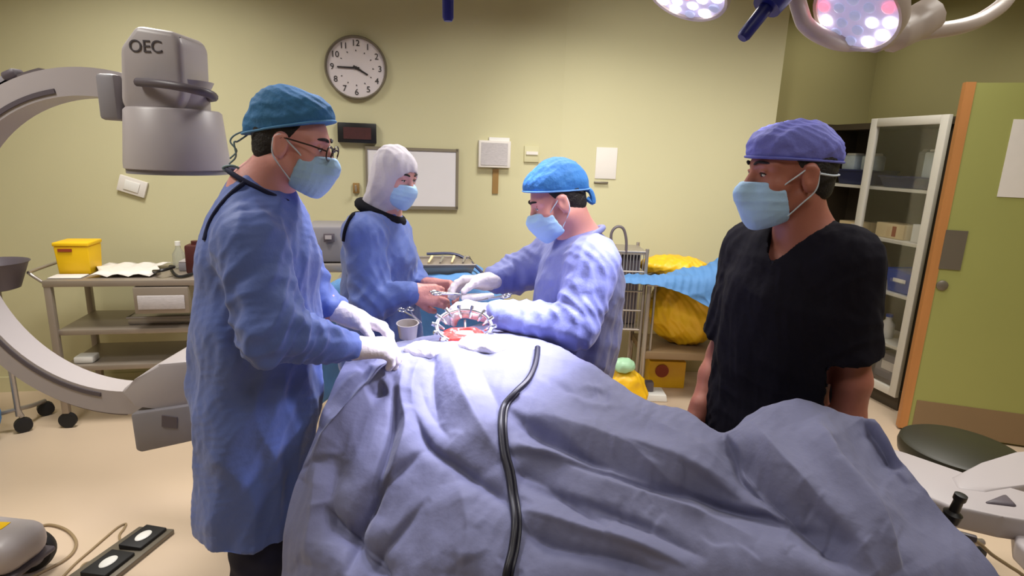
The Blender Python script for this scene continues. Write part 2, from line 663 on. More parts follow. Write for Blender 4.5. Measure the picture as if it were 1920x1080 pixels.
def text_mesh(txt, size, T, name, m, parent, ext=0.0015):
    cu = bpy.data.curves.new(name, 'FONT')
    cu.body = txt; cu.size = size; cu.align_x = 'CENTER'; cu.align_y = 'CENTER'; cu.extrude = ext
    o = bpy.data.objects.new(name, cu)
    COL.objects.link(o)
    dg = bpy.context.evaluated_depsgraph_get()
    me = bpy.data.meshes.new_from_object(o.evaluated_get(dg))
    bpy.data.objects.remove(o)
    me.transform(T)
    return link_mesh(name, me, m, parent, False)


def facing(c, yaw):
    """matrix: text plane xz facing the direction yaw-90deg (towards -y when yaw=0)"""
    return Matrix.Translation(Vector(c)) @ Matrix.Rotation(yaw, 4, 'Z') @ Matrix.Rotation(PI / 2, 4, 'X')


# clock
cc = on_back(668, 128)
ck = thing('wall_clock', 'round white wall clock with black numerals, hands near quarter to four, high on the wall', 'clock', cc)
nrm = np.array([-WN[0], -WN[1], 0])
rad = 0.196
MB().lathe([(rad * 0.9, 0.0), (rad, 0.005), (rad, 0.03), (rad * 0.965, 0.038), (rad * 0.93, 0.03), (rad * 0.92, 0.012)], cc, nrm, 56).build('rim', 'clock_rim', ck)
MB().lathe([(rad * 0.93, 0.004), (rad * 0.93, 0.014), (0, 0.0145)], cc, nrm, 56).build('dial', 'clock_face', ck)
ux = np.array([WD[0], WD[1], 0]); uz = np.array([0, 0, 1.0])


def dial(r, hour, off):
    a = PI / 2 - hour / 12 * 2 * PI
    return cc + nrm * off + ux * r * math.cos(a) + uz * r * math.sin(a)


cu_parts = []
for h in range(1, 13):
    c = dial(rad * 0.76, h, 0.016)
    text_mesh(str(h), 0.052, facing(c, Y12), 'numeral', 'ink', ck)
tm = MB()
for k in range(60):
    if k % 5: continue
    p0, p1 = dial(rad * 0.52, k / 5, 0.0165), dial(rad * 0.56, k / 5, 0.0165)
    tm.cyl(p0, p1, 0.003, seg=6)
tm.build('minute_marks', 'ink', ck)['kind'] = 'stuff'
MB().tube([dial(-0.02, 9.0, 0.022), dial(rad * 0.6, 9.0, 0.022)], [0.006, 0.0045], 8).build('minute_hand', 'ink', ck)
MB().tube([dial(-0.02, 4.0, 0.020), dial(rad * 0.42, 3.95, 0.020)], [0.007, 0.005], 8).build('hour_hand', 'ink', ck)
MB().tube([cc + nrm * 0.018, cc + nrm * 0.026], 0.01, 12).build('hub', 'ink', ck)

# led clock
c = on_back(670, 249)
t = thing('digital_wall_clock', 'dark rectangular digital clock panel below the round wall clock', 'clock', c)
mb = MB(); wall_quad(mb, 634, 231, 706, 268, 0.04, bev=0.004); mb.build('housing', 'black_plastic', t)
mb = MB(); wall_quad(mb, 644, 239, 696, 261, 0.004, off=0.04); mb.build('display', 'led_red', t)

# whiteboard
c = on_back(800, 335)
t = thing('whiteboard', 'blank whiteboard with thin aluminium frame on the back wall', 'whiteboard', c)
mb = MB(); wall_quad(mb, 690, 280, 856, 388, 0.015); mb.build('board', 'white_board', t)
mb = MB()
for q in ((686, 277, 859, 282), (686, 386, 859, 392), (686, 277, 690, 392), (854, 280, 859, 392)): wall_quad(mb, *q, 0.022)
mb.build('frame', 'alu', t)

# paper holder
c = on_back(925, 287)
t = thing('paper_holder', 'white box of papers on the wall with a brown strip hanging below', 'paper holder', c)
mb = MB(); wall_quad(mb, 896, 264, 955, 314, 0.05, bev=0.004); mb.build('box', 'paper', t)
mb = MB(); wall_quad(mb, 902, 268, 952, 310, 0.004, off=0.05); mb.build('sheet', 'paper_print', t)
mb = MB(); wall_quad(mb, 916, 258, 954, 267, 0.03, off=0.005); mb.build('loose_papers', 'white_plastic', t)
mb = MB(); wall_quad(mb, 923, 317, 934, 363, 0.012); mb.build('strip', 'wood_brown', t)

mb = MB(); c, w, h = wall_quad(mb, 982, 274, 1010, 304, 0.02, bev=0.003)
t = thing('wall_switch', 'small pale switch box between the paper holder and the wall corner', 'switch', c)
mb.build('plate', 'wall_paint', t)
mb = MB(); wall_quad(mb, 986, 284, 1008, 290, 0.012, off=0.02); mb.build('rocker', 'paper', t)

c = on_back(250, 349)
t = thing('wall_socket', 'tilted white socket plate on the wall under the imaging machine', 'socket', c)
R = Matrix.Rotation(Y12, 3, 'Z') @ Matrix.Rotation(math.radians(18), 3, 'Y')
MB().box(c - np.array([*WN, 0]) * 0.012, (0.16, 0.022, 0.10), R, 0.004).build('plate', 'paper', t)
MB().box(c - np.array([*WN, 0]) * 0.026, (0.085, 0.008, 0.06), R, 0.003).build('outlet', 'white_plastic', t)

c = on_back(668, 352)
t = thing('coat_hook', 'small brown wall hook behind the woman in the white head covering', 'hook', c)
mb = MB(); wall_quad(mb, 662, 343, 674, 362, 0.02, bev=0.003); mb.build('backplate', 'wood_brown', t)
MB().tube(catmull([c - np.array([*WN, 0]) * 0.02, c - np.array([*WN, 0.3]) * 0.06, c - np.array([*WN, 0.0]) * 0.08 + [0, 0, 0.02]], 5), 0.006, 8).build('peg', 'steel', t)

# papers on the pale wall right of the corner
ny = cor[1] + 0.02
c = at(1136, 306, ny)
t = thing('wall_notice', 'pale notice sheet with a small lower ledge on the wall right of the corner', 'paper', c)
MB().box(c - [0, 0.012, 0], (0.15, 0.012, 0.22), None, 0.002).build('sheet', 'paper', t)
MB().box(at(1127, 342, ny - 0.03), (0.1, 0.02, 0.012), None, 0.002).build('ledge', 'plate_grey', t)

# ------------------------------------------------------------------ door leaf and glass cabinet
DL = atz(1687, 805, 0)[:2]
dd = np.array([0.955, -0.296]); dn = np.array([-dd[1], dd[0]])   # leaf direction, away normal
DH = at(1814, 155, DL[1])[2]
DW = 0.92


def dp(s, z, o=0.0):
    """point on the door leaf: s along, z up, o towards the camera"""
    p = DL + dd * s - dn * o
    return np.array([p[0], p[1], z])


def slab(mb, s0, s1, z0, z1, o0, o1):
    mb.prism([dp(s0, z0, o0), dp(s1, z0, o0), dp(s1, z0, o1), dp(s0, z0, o1)], (0, 0, z1 - z0))
    return mb


dr = slab(MB(), 0.0, DW, 0.012, DH, -0.045, 0.0).build('door_1', 'door_green', smooth=False)
tag(dr, 'green door leaf standing open beside the glass cabinet', None, kind='structure')
slab(MB(), -0.012, 0.036, 0.012, DH + 0.004, -0.047, 0.004).build('edge_lipping', 'orange_wood', dr, smooth=False)
slab(MB(), 0.06, DW, 0.015, 0.21, 0.0, 0.004).build('kick_plate', 'kick_plate', dr, smooth=False)
c = at(1790, 470, DL[1] - 0.05)
s_ = (c[:2] - DL) @ dd
slab(MB(), s_ - 0.055, s_ + 0.055, c[2] - 0.115, c[2] + 0.115, 0.0, 0.006).build('push_plate', 'plate_grey', dr, smooth=False)
c = at(1770, 537, DL[1] - 0.05)
s_ = (c[:2] - DL) @ dd
MB().lathe([(0.03, 0), (0.03, 0.008), (0.02, 0.014), (0, 0.014)], dp(s_, c[2], 0.0), (-dn[0], -dn[1], 0), 24).build('lock', 'plate_grey', dr)
c = at(1918, 305, DL[1] - 0.15)
s_ = (c[:2] - DL) @ dd
nt_ = slab(MB(), s_ - 0.06, s_ + 0.15, c[2] - 0.19, c[2] + 0.23, 0.001, 0.004).build('door_notice', ['paper'], smooth=False)
tag(nt_, 'white notice sheet taped to the green door', 'paper')

# cabinet: local x along the face (0 right end .. W left/far), y depth into wall, z up
CW, CDP = 1.2, 0.42
CHT = at(1781, 214, CF[1])[2]
CX = np.array([RD[0], RD[1], 0]); CY = np.array([RN[0], RN[1], 0])
TC = Matrix(((CX[0], CY[0], 0, CF[0]), (CX[1], CY[1], 0, CF[1]), (0, 0, 1, 0), (0, 0, 0, 1)))
cab = thing('glass_cabinet', 'tall white medical cabinet with glass doors and stocked shelves beside the green door', 'cabinet', (*CF, 0))


def cb(x0, x1, y0, y1, z0, z1, name, m, parent, bev=0.0):
    return MB(TC).box(((x0 + x1) / 2, (y0 + y1) / 2, (z0 + z1) / 2), (x1 - x0, y1 - y0, z1 - z0), None, bev).build(name, m, parent, smooth=bool(bev))


mb = MB(TC)
mb.box((CW / 2, CDP - 0.01, CHT / 2 + 0.05), (CW, 0.02, CHT - 0.1))
mb.box((0.0125, CDP / 2 + 0.02, CHT / 2 + 0.05), (0.025, CDP - 0.04, CHT - 0.12))
mb.box((CW - 0.0125, CDP / 2 + 0.02, CHT / 2 + 0.05), (0.025, CDP - 0.04, CHT - 0.12))
mb.box((CW / 2, CDP / 2, CHT - 0.04), (CW, CDP - 0.04, 0.03))
mb.box((CW / 2, CDP / 2, 0.13), (CW, CDP - 0.04, 0.03))
mb.build('carcass', 'cab_dark', cab, smooth=False)
cb(0.01, CW - 0.01, 0.03, CDP - 0.03, 0.0, 0.12, 'plinth', 'cab_dark', cab)
zs = [0.42, 0.70, 1.02, 1.36, 1.62]
SHZ = {}
for key, (px, py) in dict(a=(1640, 352), b=(1680, 452), c=(1680, 548), d=(1665, 640)).items():
    SHZ[key] = at(px, py, CF[1] + 0.25)[2]
for key in 'abcd':
    mb = MB(TC); mb.box((CW / 2, CDP / 2 + 0.01, SHZ[key] - 0.012), (CW - 0.06, CDP - 0.07, 0.02)).build('shelf', 'cab_white', cab, smooth=False)


def door_frame(x0, x1, y, w=0.055):
    z0, z1 = 0.1, CHT
    mb = MB(TC)
    for q in (((x0 + w / 2), (z0 + z1) / 2, w, z1 - z0), ((x1 - w / 2), (z0 + z1) / 2, w, z1 - z0),
              ((x0 + x1) / 2, z1 - w / 2, x1 - x0 - 2 * w, w), ((x0 + x1) / 2, z0 + w / 2, x1 - x0 - 2 * w, w)):
        mb.box((q[0], y, q[1]), (q[2], 0.03, q[3]), None, 0.003)
    d = mb.build('door', 'cab_white', cab)
    MB(TC).box(((x0 + x1) / 2, y, (z0 + z1) / 2), (x1 - x0 - 2 * w, 0.004, z1 - z0 - 2 * w)).build('pane', 'cab_glass', d, smooth=False)


door_frame(0.0, 0.6, 0.0)
mb = MB(TC)
mb.box((0.9, 0.02, CHT - 0.05), (0.6, 0.03, 0.035)).box((CW - 0.015, 0.02, CHT / 2 + 0.05), (0.03, 0.03, CHT - 0.14)).box((0.9, 0.02, 0.13), (0.6, 0.03, 0.06))
mb.build('face_frame', 'cab_dark', cab, smooth=False)


def tc(x, y, z): return np.array(TC @ Vector((x, y, z)))


def bin_tray(x, z, w, d, h, m, label, group=None, y=0.2, name='storage_bin'):
    mb = MB(TC)
    b0 = [(x - w / 2 * .86, y - d / 2 * .86, z), (x + w / 2 * .86, y - d / 2 * .86, z), (x + w / 2 * .86, y + d / 2 * .86, z), (x - w / 2 * .86, y + d / 2 * .86, z)]
    t0 = [(x - w / 2, y - d / 2, z + h), (x + w / 2, y - d / 2, z + h), (x + w / 2, y + d / 2, z + h), (x - w / 2, y + d / 2, z + h)]
    mb.hexa(b0, t0, 0.008)
    o = mb.build(name, m)
    r = MB(TC).tube([np.array(t0[i]) + [0, 0, 0.002] for i in range(4)], 0.007, 8, closed=True).build('rim', m, o)
    tag(o, label, 'bin', group)
    return o


def pack(x, z, w, h, label, y=0.17, m='pack_clear'):
    mb = MB(TC)
    mb.box((x, y, z + h / 2), (w, 0.12, h), None, 0.015)
    o = mb.build('sterile_pack', m)
    MB(TC).box((x, y, z + h + 0.006), (w * 0.7, 0.09, 0.02), None, 0.008).build('pack_flap', 'white_plastic', o)
    tag(o, label, 'pack')


za = SHZ['a']
bin_tray(0.80, za, 0.32, 0.26, 0.10, 'bin_navy', 'navy tray left of the cabinet door frame on the top shelf')
bin_tray(0.33, za, 0.42, 0.26, 0.07, 'bin_navy', 'navy tray behind the glass door on the top shelf')
pack(0.90, za + 0.103, 0.13, 0.11, 'clear wrapped pack on the navy tray nearest the man in black')
pack(0.72, za + 0.103, 0.11, 0.11, 'clear wrapped pack on the navy tray next to the white door frame')
pack(0.18, za + 0.073, 0.13, 0.17, 'pale blue wrapped pack in the right corner of the top shelf')
zb = SHZ['b']
for i, (x, w, h, lab) in enumerate(((0.78, 0.2, 0.07, 'cream carton left of the door frame on the second shelf'), (0.40, 0.24, 0.1, 'cream carton in the middle of the second cabinet shelf'), (0.17, 0.1, 0.12, 'white carton at the right end of the second shelf'))):
    o = MB(TC).box((x, 0.18, zb + h / 2), (w, 0.16, h), None, 0.003).build('carton', 'cream_box' if i < 2 else 'white_plastic')
    MB(TC).box((x - 0.04, 0.098, zb + h / 2), (0.03, 0.004, h * 0.7)).build('carton_label', 'red_label' if i == 1 else 'paper', o, smooth=False)
    tag(o, lab, 'box')
zc = SHZ['c']
bin_tray(0.2, zc, 0.26, 0.28, 0.15, 'bin_blue', 'bright blue plastic bin on the third cabinet shelf')
MB(TC).box((0.2, 0.052, zc + 0.09), (0.1, 0.006, 0.025), None, 0.002).build('bin_label', 'white_plastic', [o for o in COL.objects if o.get('label', '').startswith('bright blue plastic bin')][0])
o = MB(TC).lathe([(0.04, 0), (0.045, 0.01), (0.045, 0.1), (0.02, 0.13), (0.02, 0.15), (0, 0.15)], (0.33, 0.16, SHZ['d']), seg=20).build('plastic_bottle', 'white_plastic')
MB(TC).lathe([(0.022, 0.151), (0.022, 0.17), (0, 0.17)], (0.33, 0.16, SHZ['d']), seg=16).build('bottle_cap', 'bin_blue', o)
tag(o, 'white bottle on the lowest visible cabinet shelf', 'bottle')
o = MB(TC).box((0.2, 0.2, 0.146 + 0.09), (0.24, 0.2, 0.18), None, 0.01).build('supply_box', 'machine_grey')
MB(TC).box((0.2, 0.098, 0.146 + 0.1), (0.12, 0.004, 0.06)).build('supply_label', 'paper', o, smooth=False)
tag(o, 'grey supply box on the bottom of the glass cabinet', 'box')

# ------------------------------------------------------------------ people
def head_prims(c, R, s=1.0):
    L = lambda x, y, z: c + R @ (s * np.array([x, y, z]))
    P = []

    def E(x, y, z, r, k, op='add'): P.append(('ell', (L(x, y, z), s * np.array(r)), dict(R=R, k=k * s, op=op)))
    def Cp(a, b, ra, rb, k, op='add'): P.append(('cap', (L(*a), L(*b), ra * s, rb * s), dict(k=k * s, op=op)))
    E(-.014, 0, .034, (.097, .075, .083), .01)
    E(.04, 0, .005, (.052, .060, .082), .03)
    E(.035, 0, -.06, (.046, .047, .046), .03)
    E(.076, 0, -.098, (.019, .022, .018), .03)
    for q in (1, -1):
        Cp((.0, .052 * q, -.045), (.068, .02 * q, -.097), .018, .016, .025)
        E(.055, .042 * q, -.022, (.026, .024, .02), .022)
        Cp((.086, .012 * q, .030), (.066, .052 * q, .030), .010, .010, .016)
        E(.098, .031 * q, .010, (.014, .018, .012), .012, 'sub')
        E(.075, .031 * q, .009, (.0135, .0155, .0125), .004)
        Cp((.088, .031 * q + .012, .016), (.088, .031 * q - .012, .016), .0035, .0035, .003)
        E(-.007, .078 * q, -.002, (.022, .010, .036), .008)
        Cp((-.012, .082 * q, .022), (.006, .082 * q, .024), .005, .005, .006)
        Cp((-.020, .083 * q, .016), (-.016, .081 * q, -.016), .005, .005, .006)
        E(.000, .090 * q, .002, (.011, .007, .017), .005, 'sub')
        E(.104, .011 * q, -.035, (.011, .009, .008), .008)
    Cp((.090, 0, .020), (.114, 0, -.028), .0085, .0125, .010)
    E(.092, 0, -.062, (.010, .022, .006), .006)
    E(.090, 0, -.074, (.010, .019, .006), .006)
    return P, L


def hand_prims(wr, d, n, side, curl=0.5, spread=1.0, thumb=0.5, s=1.0, rg=0.0):
    """wr wrist, d hand direction, n palm facing; side +1/-1 puts the thumb at +/- cross(d, n)"""
    d = np.asarray(d, float); d /= np.linalg.norm(d)
    n = np.asarray(n, float); n = n - d * (n @ d); n /= np.linalg.norm(n)
    t = np.cross(d, n) * side
    wr = np.asarray(wr, float)
    P = []

    def C(a, b, ra, rb, k): P.append(('cap', (a, b, ra * s + rg, rb * s + rg), dict(k=k * s)))
    offs = [.031, .0105, -.0105, -.030]
    lens = [.068, .076, .071, .056]
    cr = curl if hasattr(curl, '__len__') else [curl] * 4
    C(wr - d * .03 * s, wr + d * .012 * s, .026, .025, .02)
    for o, ln, c in zip(offs, lens, cr):
        b = wr + (d * .015 + t * o * .6) * s
        kn = wr + (d * (.088 - abs(o - .01) * .25) + t * o - n * .004) * s
        C(b, kn, .0145, .0125, .018)
        p = kn
        dirv = d + t * o * spread * 2.5
        dirv = dirv / np.linalg.norm(dirv)
        ang = 0
        for j, fr in enumerate((.45, .31, .26)):
            ang += c * (0.8, 1.0, 0.7)[j]
            v = dirv * math.cos(ang) + n * math.sin(ang)
            q = p + v * ln * fr * s
            C(p, q, (.0100, .0092, .0082)[j], (.0092, .0082, .0070)[j], .004)
            p = q
    b = wr + (d * .025 + t * .026 + n * .006) * s
    m = b + (d * .75 + t * .55 + n * .35 * thumb * 2) / 1.05 * .036 * s
    e = m + (d * .85 + t * .30 + n * .5 * thumb * 2) / 1.1 * .030 * s
    e2 = e + (d * .9 + t * .0 + n * .7 * thumb * 2) / 1.2 * .024 * s
    C(wr + (d * .02 + t * .012) * s, b, .016, .015, .016)
    C(b, m, .0145, .0115, .010)
    C(m, e, .0112, .0098, .005)
    C(e, e2, .0098, .0078, .004)
    return P


def bounds(prims, pad):
    lo = np.full(3, 1e9); hi = -lo
    for k, a, kw in prims:
        if k == 'cap':
            for p, r in ((a[0], a[2]), (a[1], a[3])):
                lo = np.minimum(lo, np.asarray(p) - r); hi = np.maximum(hi, np.asarray(p) + r)
        else:
            r = np.max(a[1]); lo = np.minimum(lo, a[0] - r); hi = np.maximum(hi, a[0] + r)
    return lo - pad, hi + pad


def C_(a, b, ra, rb, k=.03, yaw=None, sx=1.0):
    return ('cap', (np.asarray(a, float), np.asarray(b, float), ra, rb), dict(k=k, yaw=yaw, sx=sx))


def body_prims(J, s=1.0):
    yaw = J['yaw']
    f = np.array([math.cos(yaw), math.sin(yaw), 0]); l = np.array([-math.sin(yaw), math.cos(yaw), 0])
    up = np.array([0, 0, 1.0])
    P = []
    pel, che, nk = J['pelvis'], J['chest'], J['neck']
    wa = (pel + che) / 2
    P.append(C_(pel - l * .07, pel + l * .07, .095, .095, .04, yaw, .85))
    P.append(C_(pel, wa, .125, .118, .05, yaw, .75))
    P.append(C_(wa, che, .118, .145, .06, yaw, .75))
    P.append(C_(che - l * .05, che + l * .05, .105, .105, .06, yaw, .85))
    P.append(C_(che + up * .06, nk, .075, .055, .06))
    for side in 'LR':
        sh, el, wr = J['sh' + side], J['el' + side], J['wr' + side]
        P.append(C_(nk - up * .03, sh, .05, .05, .05))
        P.append(C_(sh, el, .050, .040, .03))
        P.append(C_(el, el + (wr - el) * .35, .040, .041, .02))
        P.append(C_(el + (wr - el) * .35, wr, .040, .027, .02))
        q = 1 if side == 'L' else -1
        hip = pel + l * .09 * q - up * .04
        ft = J['foot' + side]
        ank = ft + up * .09
        kn = (hip + ank) / 2 + f * .03
        P.append(C_(hip, kn, .085, .056, .04))
        P.append(C_(kn, kn + (ank - kn) * .35 - f * .012, .054, .054, .03))
        P.append(C_(kn + (ank - kn) * .35 - f * .012, ank, .053, .036, .03))
        P.append(C_(ank - up * .04 - f * .03, ft + f * .15 + up * .035, .034, .026, .03))
    return P, f, l, up


def make_person(J, label, skin, glove_hands, hand_spec):
    Rh = J['headR']; hc = J['head']
    HP, L = head_prims(hc, Rh, J.get('hs', 1.0))
    BP, f, l, up = body_prims(J)
    nb = L(-.030, 0, -.055)
    neck = [C_(nb, J['neck'], .054, .058, .03), C_(L(-.012, 0, -.06), J['neck'] + f * .03, .05, .055, .03)]
    hands = {}
    for side in 'LR':
        hands[side] = hand_prims(J['wr' + side], *hand_spec[side])
    allp = BP + neck + HP + hands['L'] + hands['R']
    lo, hi = bounds(allp, .03)
    lo[2] = max(lo[2], -0.02)
    sd = SDF(lo, hi, .0042)
    sd.run(BP + neck + hands['L'] + hands['R']).run(HP)
    sd.cut((0, 0, 0.004), (0, 0, -1))
    base = np.array([*((J['footL'] + J['footR'])[:2] / 2), 0.0])
    body = sdf_obj('person', sd, skin, None, None, base)
    tag(body, label, 'person')
    # eyes and brows
    for q in (1, -1):
        s = J.get('hs', 1.0)
        mb = MB()
        c = L(.0805, .031 * q, .0070)
        RM = Matrix([[float(Rh[i][k]) for k in range(3)] for i in range(3)])
        mb.ball(c, (.0100 * s, .0110 * s, .0052 * s), RM)
        mb.use(1).ball(L(.0868, .031 * q, .0064), (.0045 * s, .0046 * s, .0042 * s), RM)
        mb.use(1).tube(catmull([L(.0865, (.031 - .013) * q, .0085), L(.0915, .031 * q, .0120), L(.0845, (.031 + .014) * q, .0085)], 6), .0013 * s, 6)
        mb.build('eye', ['eye_white', 'eye_dark'], body)
        MB().tube(catmull([L(.101, .014 * q, .032), L(.096, .030 * q, .038), L(.078, .050 * q, .034)], 5), [.002, .003, .0035, .0036, .0036, .0036, .0036, .0034, .003, .0025, .0015], 8).build('eyebrow', 'hair', body)
    if glove_hands:
        for side in 'LR':
            wr, el = J['wr' + side], J['el' + side]
            a = (el - wr) / np.linalg.norm(el - wr)
            sp = hand_spec[side]
            g = hand_prims(J['wr' + side], *sp, rg=.0030)
            g.append(C_(wr + a * .0, wr + a * J.get('cuff' + side, .05), .031, .037 if J.get('cuff' + side, .05) < .1 else .048, .012))
            lo, hi = bounds(g, .015)
            s2 = SDF(lo, hi, .0024).run(g)
            sdf_obj('glove', s2, glove_hands, body, lambda v, n: waves(v, 5, 4, 140, 260) * .0006)
    return body, L, Rh, f, l, up


def mesh_world(o):
    co = np.empty(len(o.data.vertices) * 3)
    o.data.vertices.foreach_get('co', co)
    off = np.zeros(3); q = o
    while q is not None:
        off += np.array(q.location); q = q.parent
    return co.reshape(-1, 3) + off


def surf_hits(o, pix, off=.003):
    """points of a built surface seen along photo rays, lifted a little off it"""
    bv = BVHTree.FromPolygons([tuple(q) for q in mesh_world(o)], [tuple(q.vertices) for q in o.data.polygons])
    out = []
    for x, y in pix:
        d = Vector(ray(x, y)).normalized()
        r = bv.ray_cast(Vector(CAM), d)
        if r[0] is not None: out.append(np.array(r[0] - d * off))
    return out


def cloth_cap(body, L, Rh, m, cr, cc_, plane_pt, plane_n, seed, s=1.0, extra=None, wr=.0025, sq=None):
    """surgical cap: bulged ellipsoid cut by the brow plane (head coordinates)"""
    c = L(*cc_)
    lo, hi = c - .19 * s, c + .19 * s
    sd = SDF(lo, hi, .0034)
    sd.ell(c, np.array(cr) * s, R=Rh, k=0)
    if extra:
        for e in extra:
            sd.ell(L(*e[0]), np.array(e[1]) * s, R=Rh, k=.03)
    p = L(*plane_pt)
    n = Rh @ np.array(plane_n, float)
    sd.cut(p, n, .006)
    top = Rh @ np.array([0, 0, 1.0])

    def disp(v, nn):
        h = np.clip(((v - p) @ (-n / np.linalg.norm(n))) / .03, 0, 1)
        return (waves(v, seed, 6, 55, 150) * wr + waves(v, seed + 1, 3, 25, 45) * wr) * h
    cap = sdf_obj('surgical_cap', sd, m, body, disp)
    n1_ = n / np.linalg.norm(n)
    co = mesh_world(cap)
    near = co[np.abs((co - p) @ n1_ + .006) < .004]
    u1 = Rh[:, 1]; u0 = np.cross(u1, n1_)
    q = near - c
    x, y = q @ u0, q @ u1
    an = np.arctan2(y, x); rr = np.hypot(x, y)
    pts = []
    for k in range(32):
        sel = np.abs((an - (-PI + 2 * PI * k / 32) + PI) % (2 * PI) - PI) < .16
        if not sel.any(): continue
        r_ = np.percentile(rr[sel], 95); a_ = -PI + 2 * PI * k / 32
        pts.append(c + u0 * r_ * math.cos(a_) + u1 * r_ * math.sin(a_) + n1_ * ((p - c) @ n1_ - .004))
    if len(pts) > 8:
        MB().tube(catmull(pts, 3, True), .0030 * s, 8, closed=True).build('cap_band', m + '_band', cap)
    return cap


def hem_band(cap_obj, L, pts, r, m, name='cap_band'):
    MB().tube(catmull([L(*p) for p in pts], 6, True), r, 8, closed=True).build(name, m, cap_obj)


def hair_shell(body, L, Rh, top_pt, top_n, s=1.0):
    c = L(-.014, 0, .034)
    sd = SDF(c - .16, c + .16, .0032)
    sd.ell(c, np.array((.1015, .0795, .087)) * s, R=Rh, k=0)
    sd.ell(L(-.055, 0, -.03), np.array((.045, .056, .045)) * s, R=Rh, k=.03)
    sd.cut(L(.02, 0, 0), Rh @ np.array([1.0, 0, -.25]), .004)        # behind the ear line / sideburn
    sd.cut(L(-.06, 0, -.062), Rh @ np.array([-.15, 0, -1.0]), .006)  # nape
    sd.cut(L(.0, 0, -.004), Rh @ np.array([.9, 0, -.55]), .006)      # clear of the ear
    return sdf_obj('hair', sd, 'hair', body, lambda v, n: waves(v, 8, 4, 200, 400) * .0008)


def face_mask(body, L, Rh, s=1.0, top=(.118, -.002), back=.024):
    c = L(.06, 0, -.055)
    sd = SDF(c - .13, c + .13, .0026)
    E = lambda x, y, z, r, k: sd.ell(L(x, y, z), np.array(r) * s, R=Rh, k=k)
    E(.040, 0, -.040, (.068, .068, .085), 0)
    E(.058, 0, -.070, (.058, .052, .056), .03)
    sd.cap(L(.092, 0, .012), L(.118, 0, -.032), .012 * s, .019 * s, .025)
    sd.cap(L(.082, 0, -.105), L(.112, 0, -.05), .02 * s, .02 * s, .035)
    sd.cut(L(.118, 0, -.008), Rh @ np.array([-.06, 0, 1.0]), .004)
    sd.cut(L(.046, 0, -.02), Rh @ np.array([-.94, 0, .30]), .004)
    sd.cut(L(.06, 0, -.124), Rh @ np.array([-.35, 0, -1.0]), .008)
    upv = Rh @ np.array([0, 0, 1.0])

    def disp(v, n):
        h = (v - c) @ upv / s
        w = np.exp(-(h / .035) ** 2)
        return np.abs(np.sin(h * 2 * PI / .044)) * -.0012 * w + waves(v, 3, 4, 90, 160) * .0008
    mk = sdf_obj('face_mask', sd, 'mask', body, disp)
    for q in (1, -1):
        a = [L(.054, .063 * q, -.024), L(.046, .068 * q, -.014), L(.022, .078 * q, .006), L(-.006, .084 * q, .026), L(-.024, .085 * q, .012)]
        b = [L(-.024, .085 * q, .012), L(-.020, .082 * q, -.030), L(.006, .066 * q, -.065), L(.030, .056 * q, -.092)]
        MB().tube(catmull(a, 6), .0019, 6).build('ear_loop', 'mask_edge', mk)
        MB().tube(catmull(b, 6), .0019, 6).build('ear_loop', 'mask_edge', mk)
    e = [L(.116, 0, .002), L(.104, .026, -.006), L(.078, .052, -.012), L(.032, .068, -.022)]
    e = [L(.032, -.068, -.022), L(.078, -.052, -.012), L(.104, -.026, -.006)] + e
    return mk


def cloth_disp(J, seed, vamp=.007, samp=.0045, f0=22):
    """long vertical folds on the body, cross wrinkles on the sleeves and at the bends"""
    segs = []
    for side in 'LR': segs += [(J['sh' + side], J['el' + side]), (J['el' + side], J['wr' + side])]

    def fn(v, n):
        arm = np.full(len(v), 9.0)
        for a, b in segs:
            ba = b - a
            t = np.clip(((v - a) @ ba) / (ba @ ba), 0, 1)
            arm = np.minimum(arm, np.linalg.norm(v - a - t[:, None] * ba, axis=1))
        wa = np.clip((.13 - arm) / .05, 0, 1)
        el = np.minimum(np.linalg.norm(v - J['elL'], axis=1), np.linalg.norm(v - J['elR'], axis=1))
        we = np.exp(-(el / .12) ** 2)
        zz = np.clip((J['chest'][2] + .12 - v[:, 2]) / .35, .15, 1)
        body = waves(v, seed, 5, f0, f0 * 2.6, (1, 1, .22), .9) * vamp * zz + waves(v, seed + 7, 4, 18, 40) * vamp * .55
        sl = waves(v, seed + 3, 5, 45, 110) * samp * (.7 + 1.0 * we)
        fine = waves(v, seed + 11, 5, 70, 170) * .0015
        return body * (1 - wa) + sl * wa + fine
    return fn


